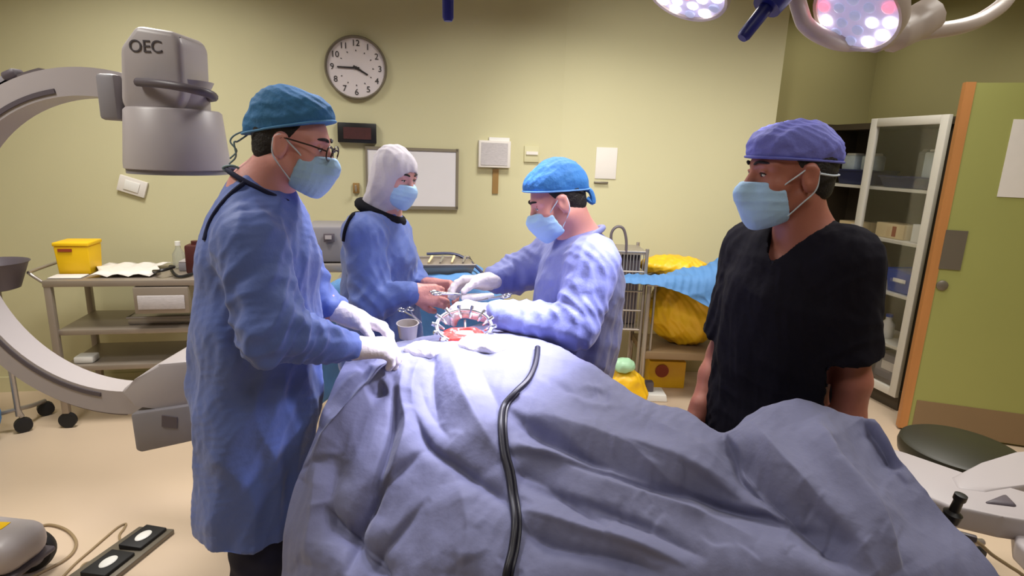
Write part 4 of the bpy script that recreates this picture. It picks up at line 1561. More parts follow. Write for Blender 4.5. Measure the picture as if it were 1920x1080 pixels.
MB().tube(catmull([at(836, 668, 1.70), at(834, 648, 1.72), at(850, 640, 1.735), at(880, 638, 1.745)], 5), .010, 10).build('handle', 'steel_bright', rt)
MB().tube([at(872, 632, 1.75), at(872, 600, 1.80)], .004, 8).build('rod', 'steel_bright', rt)


def cloth_pad(name, c, r, label, m, seed, cat):
    sd = SDF(np.asarray(c) - max(r) - .03, np.asarray(c) + max(r) + .03, .0045)
    sd.ell(c, r, k=0)
    o = sdf_obj(name, sd, m, None, lambda v, n: waves(v, seed, 5, 50, 120) * .004)
    tag(o, label, cat)
    return o


cloth_pad('gauze_swab', hit(795, 668, .004) + [-.01, .02, .006], (.055, .04, .03), 'white gauze swab bunched left of the retractor', 'gauze', 81, 'gauze')
cloth_pad('gauze_swab', hit(905, 655, .004) + [0, .03, .0], (.075, .05, .034), 'bright white gauze pack in front of the retractor', 'gauze', 83, 'gauze')
# towel between the hands and instruments
tp = thing('instrument_cup', 'small steel bowl beside the retractor near the left surgeon', 'bowl', at(765, 625, 1.84))
cpt = at(765, 632, 1.84)
MB().lathe([(.028, 0), (.034, .045), (.037, .05), (.033, .05), (.026, .006), (0, .006)], cpt, (0, -.1, 1), 24).build('bowl', 'steel', tp)


def scissors(c, d, name, label, L=.15):
    d = np.asarray(d, float); d /= np.linalg.norm(d)
    n = np.array([0, 0, 1.0]); s = np.cross(n, d); s /= np.linalg.norm(s)
    t = thing(name, label, 'instrument', c)
    for q in (1, -1):
        MB().tube([c - d * .02 + s * .001 * q, c + d * .05 + s * .004 * q], [.004, .0015], 8).build('blade', 'steel_bright', t)
        pts = [c - d * .02 + s * .001 * q, c - d * .07 + s * .012 * q]
        mb = MB(); mb.tube(pts, .003, 8)
        mb.tube(ring_pts(c - d * .085 + s * .016 * q, np.stack([d, s, n], 1), .016, .012, 14), .003, 8, closed=True)
        mb.build('handle', 'steel_bright', t)
    return t


scissors(at(862, 552, 2.0), (.9, .3, -.1), 'scissors', 'steel clamp held between the hands of the woman and the surgeon')
scissors(at(905, 562, 1.98), (-.85, .1, -.2), 'forceps', 'long steel forceps under the far hand of the bending surgeon')
MB_ = MB().box(at(895, 556, 2.02), (.12, .03, .02), Matrix.Rotation(.3, 3, 'Z'), .006).build('folded_swab', 'gauze')
tag(MB_, 'folded white swab held above the site by the far hands', 'gauze')
scissors(at(778, 596, 1.96), (.5, -.8, -.1), 'needle_holder', 'steel needle holder lying behind the small bowl')

# ------------------------------------------------------------------ C-arm imaging machine
ac = np.array([-1.385, 2.0, 1.245]); RI, RO = .505, .592
ca = thing('x_ray_imaging_machine', 'large grey C-shaped x-ray machine arching behind the left surgeon', 'x-ray machine', (-2.35, 2.0, 0))


def arc_pt(a, r, dy=0): return ac + np.array([r * math.cos(a), dy, r * math.sin(a)])


def arc_band(r0, r1, y0, y1, a0, a1, name, m, n=60, bev=True):
    mb = MB()
    P = []
    secs = []
    for k in range(n + 1):
        a = a0 + (a1 - a0) * k / n
        secs.append([arc_pt(a, r0, y0), arc_pt(a, r1, y0), arc_pt(a, r1, y1), arc_pt(a, r0, y1)])
    V = [[mb.bm.verts.new(tuple(p)) for p in s] for s in secs]
    for A_, B_ in zip(V[:-1], V[1:]):
        for i in range(4):
            j = (i + 1) % 4
            mb.bm.faces.new([A_[i], A_[j], B_[j], B_[i]])
    mb.bm.faces.new(V[0][::-1]); mb.bm.faces.new(V[-1])
    return mb.build(name, m, ca, angle=50)


arc_band(RI, RO, -.05, .05, rad_(72), rad_(290), 'arc', 'machine_white')
arc_band(RO - .006, RO + .012, -.035, .035, rad_(104), rad_(270), 'track', 'track')
arc_band(RI + .012, RI + .026, -.054, -.046, rad_(100), rad_(262), 'cable_channel', 'machine_dark')
# dark stop on the rail
p = arc_pt(rad_(118), RO + .01)
mb = MB(); mb.box(p, (.10, .07, .045), Matrix.Rotation(-rad_(28), 3, 'Y'), .012); mb.build('rail_stop', 'machine_grey', ca)
p = arc_pt(rad_(116), RO + .03, -.02)
MB().box(p + [.03, 0, .004], (.05, .05, .03), Matrix.Rotation(-rad_(22), 3, 'Y'), .012).build('stop_cap', 'machine_dark', ca)
# detector
d0 = 1.96
ux0 = at(290, 60, d0)
blk = thing  # alias unused
mb = MB()
yb, yf = .15, -.15
prof = [(222, 88), (252, 46), (326, 58), (338, 78), (344, 178), (334, 208), (236, 212), (224, 190)]
pl = [at(x, y, d0 - .10) for x, y in prof]
mb.prism(pl, (0, .17, 0))
bmesh.ops.bevel(mb.bm, geom=list(mb.bm.edges), offset=.018, segments=3, affect='EDGES', profile=.5)
hd = mb.build('detector_housing', 'machine_white', ca, angle=35)
cdm = at(331, 262, d0)
zt, zb_ = at(331, 206, d0)[2], at(331, 318, d0)[2]
hh = zt - zb_
MB().lathe([(.132, hh), (.140, hh - .008), (.155, .02), (.155, .004), (.148, 0)], (cdm[0], d0, zb_), (0, 0, 1), 48).build('detector_drum', 'machine_white', ca)
MB().lathe([(.149, -.012), (.149, 0), (0, 0)], (cdm[0], d0, zb_), (0, 0, 1), 48).build('detector_rim', 'machine_grey', ca)
nz = at(350, 185, d0)
MB().lathe([(.085, 0), (.085, .07), (.10, .10)], (at(340, 200, d0)[0], d0, zt - .012), (0, 0, 1), 40).build('detector_neck', 'machine_white', ca)
hp = [at(258, 154, d0 - .11), at(300, 157, d0 - .15), at(345, 164, d0 - .16), at(386, 174, d0 - .13), at(401, 182, d0 - .07), at(392, 184, d0 + .03)]
MB().tube(catmull(hp, 6), .013, 10).build('handle', 'machine_dark', ca)
tcx = at(273, 88, d0 - .10)
text_mesh('OEC', .050, facing((tcx[0], d0 - .1005, tcx[2]), 0), 'lettering', 'dark_print', ca)
mb = MB(); mb.box(at(226, 185, d0 + .02), (.06, .14, .14), None, .012); mb.build('arc_joint', 'machine_grey', ca)
# tube housing
d1 = 1.98
pl = [at(x, y, d1) for x, y in [(262, 712), (288, 690), (330, 662), (395, 656), (420, 680), (420, 760), (290, 738), (280, 735)]]
mb = MB(); mb.prism([p + [0, -.11 - (p[1] - d1), 0] for p in pl], (0, .24, 0))
bmesh.ops.bevel(mb.bm, geom=list(mb.bm.edges), offset=.012, segments=2, affect='EDGES', profile=.5)
mb.build('tube_housing', 'machine_white', ca, angle=35)
pl = [at(x, y, d1) for x, y in [(287, 748), (420, 728), (424, 790), (306, 816), (296, 812)]]
mb = MB(); mb.prism([p + [0, -.13 - (p[1] - d1), 0] for p in pl], (0, .22, 0))
bmesh.ops.bevel(mb.bm, geom=list(mb.bm.edges), offset=.008, segments=2, affect='EDGES', profile=.5)
th = mb.build('collimator', 'machine_grey', ca, angle=35)
MB().box(at(318, 791, d1 - .131), (.052, .004, .042), Matrix.Rotation(rad_(6), 3, 'Y')).build('label_plate', 'machine_dark', th, smooth=False)
# column and chassis (mostly left of the view)
MB().box((-2.18, 2.0, 1.22), (.34, .2, .26), None, .04).build('clamp_block', 'machine_grey', ca)
MB().box((-2.45, 2.0, .72), (.34, .36, 1.1), None, .05).build('column', 'machine_white', ca)
bp = atz(40, 985, .24)
MB().box((-2.15, 1.86, .19), (.95, .20, .14), Matrix.Rotation(rad_(-6), 3, 'Z'), .06, 4).build('chassis_leg', 'machine_white', ca)
MB().box((-1.80, 1.835, .2605), (.05, .04, .003), None).build('yellow_sticker', 'yellow', ca)
MB().box((-2.15, 1.86, .125), (.95, .19, .02), Matrix.Rotation(rad_(-6), 3, 'Z'), .008).build('leg_trim', 'machine_dark', ca)
cw = atz(55, 1032, .085)
mb = MB(); mb.lathe([(.03, -.03), (.075, -.026), (.085, -.01), (.085, .01), (.075, .026), (.03, .03)], (cw[0], cw[1], .085), (.35, -.9, 0), 32); w1 = mb.build('wheel', 'black_rubber', ca)
MB().lathe([(0, -.036), (.05, -.034), (.058, -.028), (.05, .028)], (cw[0], cw[1], .085), (-.35, .9, 0), 28).build('wheel_cover', 'machine_grey', w1)
MB().box((-2.6, 2.0, .16), (.5, .5, .22), None, .05).build('chassis', 'machine_grey', ca)

# floor hose loop and cables, foot pedal
pts = [atz(x, y, .006) for x, y in [(60, 992), (92, 984), (125, 994), (142, 1014), (138, 1034), (118, 1052), (80, 1072), (40, 1092), (0, 1112)]]
o = MB().tube(catmull(pts, 6), .006, 8).build('floor_cable', 'cable_tan')
tag(o, 'tan cable curving round the machine wheel on the floor', 'cable')
pts = [atz(x, y, .005) for x, y in [(110, 1090), (140, 1058), (170, 1032), (200, 1006), (222, 988), (236, 982), (232, 992), (224, 1004), (228, 1022)]]
o = MB().tube(catmull(pts, 6), .0045, 8).build('floor_cable', 'cable_tan')
tag(o, 'thin looped cable leading to the black foot pedal', 'cable')
pts = [atz(x, y, .004) for x, y in [(150, 1085), (150, 1068), (160, 1056), (178, 1052)]]
o = MB().tube(catmull(pts, 6), .004, 8).build('floor_cable', 'cable_tan')
tag(o, 'short bent cable end on the floor left of the foot pedal', 'cable')
fa, fb, fc, fe = (atz(262, 995, 0), atz(328, 1000, 0), atz(205, 1100, 0), atz(120, 1095, 0))
fp = thing('foot_pedal', 'black double foot pedal with white oval pads on the floor', 'foot pedal', fa)
bas = [fe, fc, fb, fa]
up_ = np.array([0, 0, .022])
MB().hexa(bas, [p + up_ for p in bas], .004).build('base_plate', 'plate_grey', fp)


def bil(s, t, z):
    return (fa * (1 - s) + fb * s) * (1 - t) + (fe * (1 - s) + fc * s) * t + np.array([0, 0, z])


for t0_, t1_ in ((.04, .46), (.54, .96)):
    b4 = [bil(.30, t1_, .022), bil(.86, t1_, .022), bil(.86, t0_, .022), bil(.30, t0_, .022)]
    t4 = [bil(.30, t1_, .045), bil(.86, t1_, .036), bil(.86, t0_, .036), bil(.30, t0_, .045)]
    pd = MB().hexa(b4, t4, .004).build('pedal', 'black_rubber', fp)
    ctr = bil(.58, (t0_ + t1_) / 2, .041)
    d_ = (fa - fe); d_ = d_ / np.linalg.norm(d_)
    yw = math.atan2(d_[1], d_[0])
    MB().ball(ctr, (.036, .024, .006), Matrix.Rotation(yw, 3, 'Z')).build('pedal_pad', 'white_plastic', pd)

# ------------------------------------------------------------------ steel trolley on the left
tl = on_back(77, 527, .62); tr = on_back(420, 527, .62)
TH = tl[2]
t0 = np.array([tl[0], tl[1], 0])
TT = Matrix.Translation(Vector(t0)) @ Matrix.Rotation(Y12, 4, 'Z')
TWd, TDp = .84, .46
tr_ = thing('steel_trolley', 'three-tier steel trolley against the wall at left behind the x-ray arm', 'trolley', t0)


def tbx(x0, x1, y0, y1, z0, z1, name, m, parent=tr_, bev=.004):
    return MB(TT).box(((x0 + x1) / 2, (y0 + y1) / 2, (z0 + z1) / 2), (x1 - x0, y1 - y0, z1 - z0), None, bev).build(name, m, parent)


tbx(0, TWd, 0, TDp, TH - .035, TH, 'top_tray', 'steel_trolley')
zm = on_back(100, 622, .62)[2]
zl = on_back(110, 690, .62)[2]
tbx(.03, TWd - .03, .02, TDp - .02, zm - .03, zm, 'shelf', 'steel_trolley')
tbx(.03, TWd - .03, .02, TDp - .02, zl - .03, zl, 'shelf', 'steel_trolley')
for x in (.02, TWd - .02):
    for y in (.02, TDp - .02):
        MB(TT).box((x, y, (TH + .09) / 2 - .01), (.034, .034, TH - .11), None, .003).build('post', 'steel_trolley', tr_)
        cs = MB(TT).lathe([(.02, -.014), (.045, -.012), (.045, .012), (.02, .014)], (x, y, .046), (0, 1, 0), 20).build('caster', 'black_rubber', tr_)
MB(TT).tube(catmull([(-.005, .02, TH - .01), (-.055, .02, TH + .035), (-.06, .05, TH + .045), (-.06, TDp - .05, TH + .045), (-.055, TDp - .02, TH + .035), (-.005, TDp - .02, TH - .01)], 5), .009, 10).build('push_handle', 'steel', tr_)
tbx(.44, .72, -.012, .30, TH - .19, TH - .04, 'drawer', 'steel_trolley')
tbx(.46, .70, -.02, -.012, TH - .165, TH - .085, 'drawer_label', 'paper_print')


def on_tr(x, y, z=None): return np.array(TT @ Vector((x, y, TH if z is None else z)))


# things on the trolley
yb_ = thing('sharps_box', 'yellow sharps box standing on the left end of the steel trolley', 'box', on_tr(.085, .25))
MB(TT).hexa([(.005, .17, TH), (.165, .17, TH), (.165, .31, TH), (.005, .31, TH)], [(-0.002, .16, TH + .16), (.172, .16, TH + .16), (.172, .32, TH + .16), (-0.002, .32, TH + .16)], .006).build('bin', 'yellow', yb_)
MB(TT).box((.085, .24, TH + .172), (.182, .17, .022), None, .006).build('lid', 'yellow', yb_)
MB(TT).box((.055, .158, TH + .14), (.07, .004, .016)).build('sticker', 'red_label', yb_, smooth=False)
MB(TT).box((.085, .10, TH + .004), (.16, .1, .006), None, .002).build('folded_paper', 'paper')
tag([o for o in COL.objects if o.name == 'folded_paper'][0], 'folded white paper in front of the yellow sharps box', 'paper')
mb = MB(TT)
rows = []
for i in range(13):
    row = []
    for j in range(9):
        x = .185 + .32 * i / 12; y = .06 + .34 * j / 8
        row.append((x + .03 * math.sin(j * .9), y, TH + .006 + .018 * abs(math.sin(i * .8 + j * .3)) + .012 * math.sin(j * 1.1) ** 2))
    rows.append(row)
mb.grid(rows)
o = mb.build('paper_sheets', 'paper'); tag(o, 'crumpled white sheets spread over the trolley top', 'paper')
sm = o.modifiers.new('thickness', 'SOLIDIFY'); sm.thickness = .002
pts = [on_tr(.515, .10, TH + .03), on_tr(.575, .04, TH + .045), on_tr(.615, .12, TH + .05), on_tr(.575, .18, TH + .04), on_tr(.635, .06, TH + .02), on_tr(.675, .03, TH + .012), on_tr(.715, .10, TH + .012)]
o = MB().tube(catmull(pts, 6), .009, 8).build('coiled_lead', 'black_plastic'); tag(o, 'coiled black lead lying on the white sheets of the trolley', 'cable')
bt = thing('clear_bottle', 'small clear plastic bottle on the steel trolley', 'bottle', on_tr(.575, .34))
MB(TT).lathe([(.03, 0), (.035, .005), (.035, .09), (.016, .12), (.014, .14), (0, .14)], (.575, .34, TH), seg=20).build('flask', 'clear_plastic', bt)
MB(TT).lathe([(.016, .14), (.016, .165), (0, .167)], (.575, .34, TH), seg=16).build('cap', 'white_plastic', bt)
mx = thing('maroon_bottle', 'maroon bottle with a white label beside the left surgeon\'s back', 'bottle', on_tr(.715, .2))
MB(TT).box((.715, .2, TH + .085), (.10, .09, .17), None, .012).build('flask', 'maroon', mx)
MB(TT).lathe([(.022, .168), (.022, .19), (.0, .192)], (.715, .2, TH), seg=18).build('cap', 'maroon', mx)
MB(TT).box((.745, .152, TH + .08), (.035, .004, .11)).build('label_sticker', 'paper', mx, smooth=False)
gb = thing('grey_box', 'small flat grey box next to the maroon bottle', 'box', on_tr(.645, .3))
MB(TT).box((.645, .3, TH + .025), (.09, .12, .05), None, .006).build('case', 'machine_grey', gb)
MB(TT).box((.645, .3, TH + .055), (.086, .116, .01), None, .004).build('lid', 'machine_white', gb)
o = MB(TT).box((.56, .2, zm + .02), (.42, .2, .04), None, .01).build('instrument_tray', 'steel'); tag(o, 'dark steel instrument tray on the middle trolley shelf', 'tray')
MB(TT).tube([(.35, .1, zm + .042), (.77, .1, zm + .042), (.77, .3, zm + .042), (.35, .3, zm + .042)], .006, 8, closed=True).build('rim', 'steel', o)
o = MB(TT).box((.12, .1, zl + .02), (.1, .09, .04), None, .01).build('small_box', 'white_plastic'); tag(o, 'small white packet on the lowest trolley shelf', 'packet')

# basin stand at the far left
bs = at(2, 540, 3.0)
bst = thing('basin_stand', 'dark basin on a wheeled stand at the left edge of the view', 'stand', (bs[0] - .02, bs[1], 0))
MB().lathe([(.07, 0), (.10, .01), (.145, .14), (.155, .15), (.14, .14), (.09, .02), (0, .02)], (bs[0] - .02, 3.0, bs[2] - .01), (0, 0, 1), 32).build('basin', 'machine_dark', bst)
MB().cyl((bs[0] - .02, 3.0, .10), (bs[0] - .02, 3.0, bs[2]), .014).build('pole', 'steel', bst)
cst = atz(44, 797, .04)
for q, e in enumerate((np.array([cst[0], cst[1], .04]), np.array([bs[0] - .3, 2.9, .04]), np.array([bs[0] - .05, 3.22, .04]))):
    cpos = np.array([bs[0] - .02, 3.0, .14])
    lg = MB().tube(catmull([cpos, (cpos + e) / 2 + [0, 0, .02], e + [0, 0, .05]], 5), .013, 8).build('leg', 'steel', bst)
    MB().lathe([(.015, -.02), (.042, -.016), (.042, .016), (.015, .02)], e + [0, 0, .002], (.7, -.7, 0), 18).build('caster', 'black_rubber', lg)
o = cloth_pad('blue_waste_bag', np.array([bs[0] - .12, 2.86, .16]), (.10, .1, .15), 'blue bag hanging low by the basin stand casters', 'drape_blue', 91, 'bag')

# ------------------------------------------------------------------ back tables and carts
# machine behind the woman
gm = at(612, 500, 3.35)
em = thing('electrosurgical_unit', 'grey electronic unit with a small square screen on a cart behind the woman', 'machine', (gm[0], 3.35, 0))
zt0, zt1 = at(612, 492, 3.35)[2], at(612, 427, 3.3)[2]
MB().box((gm[0], 3.5, (zt0 + zt1) / 2), (.27, .3, zt1 - zt0), Matrix.Rotation(Y12, 3, 'Z'), .015).build('casing', 'machine_grey', em)
sc_ = at(617, 446, 3.34)
b_ = MB().box(sc_, (.06, .012, .05), Matrix.Rotation(Y12, 3, 'Z'), .003).build('screen_bezel', 'machine_dark', em)
MB().box(sc_ + [-.002, -.008, .004], (.036, .006, .022), Matrix.Rotation(Y12, 3, 'Z')).build('screen', 'machine_white', b_, smooth=False)
MB().box((gm[0], 3.5, zt0 - .03), (.4, .36, .05), Matrix.Rotation(Y12, 3, 'Z'), .008).build('cart_top', 'steel', em)
for sx_ in (-.17, .17):
    for sy in (-.14, .14):
        MB().cyl((gm[0] + sx_, 3.5 + sy, 0), (gm[0] + sx_, 3.5 + sy, zt0 - .04), .014).build('leg', 'steel', em)


def cloth_grid(name, ctrl, m, label, cat, seed, nu=70, nv=60, amp=.008, th=.003):
    """ctrl: rows of world points -> splined cloth with ripples"""
    cr = np.stack([spline_1d(c, nv) for c in ctrl])
    sf = np.stack([spline_1d(cr[:, j], nu) for j in range(nv)], 1)
    v = sf.reshape(-1, 3)
    ii, jj = np.meshgrid(np.arange(nu - 1), np.arange(nv - 1), indexing='ij')
    q = (ii * nv + jj).ravel()
    f = np.stack([q, q + 1, q + nv + 1, q + nv], 1)
    n = vnormals(v, f)
    v = v + n * (waves(v, seed, 6, 14, 60) * amp)[:, None]
    o = link_mesh(name, np_mesh(name, v, f), m)
    md = o.modifiers.new('thickness', 'SOLIDIFY'); md.thickness = th
    return tag(o, label, cat)


# draped back table with instrument tray
bt_z = at(840, 520, 3.0)[2]
bc = at(775, 520, 3.0)
bk = thing('back_table', 'steel instrument table under a blue cloth behind the woman', 'table', (bc[0], 3.1, 0))
MB().box((bc[0], 3.1, bt_z - .03), (.80, .42, .04), Matrix.Rotation(Y12 * .6, 3, 'Z'), .008).build('tabletop', 'steel', bk)
for sx_ in (-.34, .34):
    for sy in (-.17, .17):
        MB().cyl((bc[0] + sx_, 3.1 + sy, 0), (bc[0] + sx_, 3.1 + sy, bt_z - .05), .016).build('leg', 'steel', bk)
x0, x1 = bc[0] - .47, bc[0] + .47
ctrl = []
for k in range(7):
    x = x0 + (x1 - x0) * k / 6
    dz = [-.12, .0, .004, .004, .004, .0, -.12][k]
    yo = (x - bc[0]) * .125
    ctrl.append([(x, 3.36 + yo, bt_z - .15 + dz), (x, 3.33 + yo, bt_z + dz), (x, 3.1 + yo, bt_z + .004 + dz), (x, 2.87 + yo, bt_z + dz), (x, 2.83 + yo, bt_z - .25 + dz), (x, 2.82 + yo + .02 * math.sin(k), bt_z - .55 + dz)])
cloth_grid('table_cloth', ctrl, 'drape_blue', 'blue sterile cloth hanging over the back table', 'cloth', 101, amp=.009)
ty = 3.0
tq = at(832, 500, 3.05)
ti = thing('instrument_basket', 'grey steel basket of instruments on the blue back table', 'tray', tq)
TR = Matrix.Translation(Vector((tq[0], 3.08, bt_z + .015))) @ Matrix.Rotation(Y12, 4, 'Z')
mb = MB(TR); mb.hexa([(-.13, -.1, 0), (.13, -.1, 0), (.13, .1, 0), (-.13, .1, 0)], [(-.15, -.12, .05), (.15, -.12, .05), (.15, .12, .05), (-.15, .12, .05)], .006).build('basket', 'steel_trolley', ti)
MB(TR).tube([(-.15, -.12, .055), (.15, -.12, .055), (.15, .12, .055), (-.15, .12, .055)], .007, 8, closed=True).build('rim', 'steel', ti)
for k in range(4):
    x = -.09 + .06 * k
    o = MB(TR).tube([(x, -.08, .062), (x + .03, .08, .066)], [.005, .008], 8).build('steel_instrument', 'steel_bright' if k % 2 else 'cream_box')
    tag(o, ['short steel instrument at the left of the basket on the back table', 'cream handled instrument second in the basket', 'steel instrument third in the basket', 'cream handled instrument at the right of the basket'][k], 'instrument')
# raised rim of blue wrap behind basket
pts = [at(800, 476, 3.2), at(850, 476, 3.22), at(880, 490, 3.2), at(905, 512, 3.12)]
o = MB().tube(catmull(pts, 8), [.012] * 25, 10, flat=.6).build('rolled_wrap', 'bin_navy'); tag(o, 'dark blue rolled cloth edge behind the instrument basket', 'cloth')

# wire rack behind the bending surgeon
wy = 3.75
w0, w1 = at(1140, 480, wy), at(1213, 480, wy)
zt_, zb2 = at(1190, 472, wy)[2], at(1190, 618, wy)[2]
wr_ = thing('wire_rack', 'tall wire mesh rack standing behind the bending surgeon', 'rack', ((w0[0] + w1[0]) / 2, wy, 0))
for x in (w0[0], w1[0]):
    for y in (wy - .0, wy + .3):
        MB().cyl((x, y, 0), (x, y, zt_ + .02), .012, seg=10).build('post', 'steel', wr_)
mb = MB()
n_ = 12
for k in range(n_ + 1):
    x = w0[0] + (w1[0] - w0[0]) * k / n_
    mb.cyl((x, wy, zb2), (x, wy, zt_), .0035, seg=6)
for k in range(5):
    z = zb2 + (zt_ - zb2) * k / 4
    mb.cyl((w0[0], wy, z), (w1[0], wy, z), .006, seg=6)
mb.build('mesh_panel', 'steel', wr_)
MB().box(((w0[0] + w1[0]) / 2, wy + .15, zb2), (w1[0] - w0[0], .3, .02)).build('shelf', 'steel', wr_, smooth=False)
MB().box(((w0[0] + w1[0]) / 2, wy + .15, zt_ - .01), (w1[0] - w0[0], .3, .02)).build('shelf', 'steel', wr_, smooth=False)
MB().box(((w0[0] + w1[0]) / 2, wy + .18, (zb2 + zt_) / 2), (w1[0] - w0[0] - .04, .2, zt_ - zb2 - .04)).build('liner', 'machine_dark', wr_, smooth=False)
hc_ = at(1160, 440, wy)
pts = [at(1148, 470, wy), at(1146, 440, wy), at(1155, 426, wy), at(1168, 428, wy), at(1174, 448, wy), at(1174, 474, wy)]
MB().tube(catmull(pts, 6), .009, 8).build('hoop', 'machine_dark', wr_)
# bags
def bag(name, c, r, label, m='yellow_bag', seed=1, knot=True, zmin=None):
    sd = SDF(np.asarray(c) - np.asarray(r) - .04, np.asarray(c) + np.asarray(r) + .06, .009)
    sd.ell(c, r, k=0)
    sd.ell(np.asarray(c) + [r[0] * .3, 0, -r[2] * .35], np.asarray(r) * [.75, .9, .7], k=.05)
    if zmin is not None: sd.cut((0, 0, zmin), (0, 0, -1), .02)
    o = sdf_obj(name, sd, m, None, lambda v, n: waves(v, seed, 6, 22, 80) * .013)
    if knot:
        MB().lathe([(.02, 0), (.012, .03), (.03, .07), (.0, .06)], np.asarray(c) + [0, 0, r[2] - .01], (0, 0, 1), 14).build('tied_neck', m, o)
    return tag(o, label, 'bag')


yc = at(1165, 660, 3.72)
bag('yellow_waste_bag', [yc[0], 3.56, .15], (.14, .13, .16), 'yellow waste bag on the floor behind the bending surgeon', seed=5, knot=False, zmin=.003)
o = cloth_pad('clear_green_bag', np.array([at(1174, 640, 3.5)[0], 3.52, .33]), (.075, .06, .05), 'pale green crumpled plastic hanging over the yellow floor bag', 'green_bag', 94, 'bag')
# cart with blue cloth
cl0 = atz(1195, 738, 0)
cy0 = 3.72
kx0 = at(1203, 700, cy0)[0]; kx1 = kx0 + .78
kz = at(1290, 534, cy0)[2]
kc = thing('steel_cart', 'low steel cart with two tiers holding yellow bags under a blue cloth', 'cart', ((kx0 + kx1) / 2, cy0 + .2, 0))
for x in (kx0, kx1):
    for y in (cy0, cy0 + .4):
        MB().cyl((x, y, .06), (x, y, kz), .015, seg=12).build('leg', 'steel', kc)
        MB().lathe([(.014, -.016), (.04, -.014), (.04, .014), (.014, .016)], (x, y, .04), (1, 0, 0), 18).build('caster', 'machine_dark', kc)
MB().box(((kx0 + kx1) / 2, cy0 + .2, kz), (kx1 - kx0 + .04, .44, .03), None, .004).build('top_tray', 'steel', kc)
ks = at(1280, 668, cy0)[2]
MB().box(((kx0 + kx1) / 2, cy0 + .2, ks), (kx1 - kx0, .42, .05), None, .004).build('lower_shelf', 'kick_plate', kc)
px_ = at(1225, 600, cy0)[0]
MB().cyl((px_, cy0 + .02, ks), (px_, cy0 + .02, kz), .008, seg=10).build('upright_rod', 'steel', kc)
yb1 = at(1268, 600, cy0 + .2)
zb3 = ks + .026
bag('yellow_linen_bag', [yb1[0] + .03, cy0 + .22, zb3 + .26], (.22, .15, .27), 'large yellow bag filling the lower tier of the steel cart', seed=7, knot=False, zmin=zb3)
yb2 = at(1262, 494, cy0 + .25)
bag('yellow_top_bag', [yb2[0], cy0 + .26, kz + .075], (.23, .14, .075), 'flat yellow bag lying on top of the steel cart', seed=9, knot=False, zmin=kz + .016)
# blue cloth over the cart
g = lambda x, y, Y: at(x, y, Y)
ctrl = [
    [g(1165, 512, 3.72), g(1166, 514, 3.66), g(1168, 520, 3.62), g(1170, 527, 3.60)],
    [g(1215, 512, 3.76), g(1215, 516, 3.66), g(1216, 526, 3.62), g(1218, 533, 3.60)],
    [g(1265, 510, 3.80), g(1265, 518, 3.66), g(1268, 530, 3.61), g(1275, 548, 3.58)],
    [g(1305, 500, 3.82), g(1308, 516, 3.66), g(1312, 548, 3.58), g(1322, 572, 3.56)],
    [g(1345, 482, 3.80), g(1350, 516, 3.62), g(1352, 565, 3.54), g(1358, 600, 3.52)],
    [g(1388, 456, 3.78), g(1395, 510, 3.58), g(1402, 580, 3.50), g(1408, 640, 3.50)],
    [g(1430, 448, 3.76), g(1440, 510, 3.56), g(1448, 590, 3.48), g(1455, 660, 3.50)],
]
cloth_grid('blue_cover_cloth', ctrl, 'drape_blue', 'crumpled light blue cloth trailing off the steel cart beside the man in black', 'cloth', 111, nu=120, nv=100, amp=.026)
# small device on floor under the cart
dv = at(1236, 712, 3.62)
dvt = thing('floor_device', 'small white and dark device on the floor under the steel cart', 'device', (dv[0], 3.78, 0))
MB().hexa([(dv[0] - .07, 3.72, .0), (dv[0] + .10, 3.72, .0), (dv[0] + .10, 3.88, .0), (dv[0] - .07, 3.88, .0)], [(dv[0] - .05, 3.73, .05), (dv[0] + .09, 3.73, .05), (dv[0] + .09, 3.87, .05), (dv[0] - .05, 3.87, .05)], .008).build('base', 'white_plastic', dvt)
MB().box((dv[0] - .02, 3.8, .085), (.06, .06, .07), None, .01).build('knob_block', 'machine_dark', dvt)
cr_ = at(1250, 690, 3.9)
crt = thing('yellow_carton', 'yellow carton with a red oval label on the floor behind the cart', 'box', (cr_[0] + .1, 4.05, 0))
MB().box((cr_[0] + .03, 4.05, .10), (.26, .14, .20), None, .004).build('case', 'yellow_bag', crt)
MB().lathe([(.026, .0), (.048, .0), (.048, .006), (.026, .006)], (cr_[0] - .01, 3.978, .13), (0, -1, 0), 24).build('label_sticker', 'red_label', crt)

# ------------------------------------------------------------------ stool and equipment base at right
sz = .56
scn = atz(1803, 836, sz)
st = thing('round_stool', 'black round padded stool in front of the green door', 'stool', (scn[0], scn[1], 0))
MB().lathe([(.19, -.075), (.205, -.06), (.21, -.03), (.205, -.008), (.19, 0.0), (0, .004)], (scn[0], scn[1], sz), (0, 0, 1), 48).build('seat', 'olive_seat', st)
MB().cyl((scn[0], scn[1], .1), (scn[0], scn[1], sz - .07), .025).build('column', 'steel', st)
for k in range(5):
    a = 2 * PI * k / 5 + .3
    e = np.array([scn[0] + .25 * math.cos(a), scn[1] + .25 * math.sin(a), .055])
    lg = MB().tube([(scn[0], scn[1], .12), e + [0, 0, .03]], [.022, .015], 10).build('leg', 'steel', st)
    MB().lathe([(.012, -.014), (.028, -.012), (.028, .012), (.012, .014)], e - [0, 0, .026], (math.sin(a), -math.cos(a), 0), 16).build('caster', 'black_rubber', lg)

ez = .64
eb = atz(1800, 900, ez)
eq = thing('equipment_stand', 'white forked plastic stand arms at the lower right edge of the view', 'stand', (eb[0], eb[1], 0))


def slab_poly(px, z, th, name, m):
    mb = MB(); mb.prism([atz(x, y, z) - [0, 0, th] for x, y in px], (0, 0, th))
    bmesh.ops.bevel(mb.bm, geom=list(mb.bm.edges), offset=.012, segments=3, affect='EDGES', profile=.5)
    return mb.build(name, m, eq, angle=40)


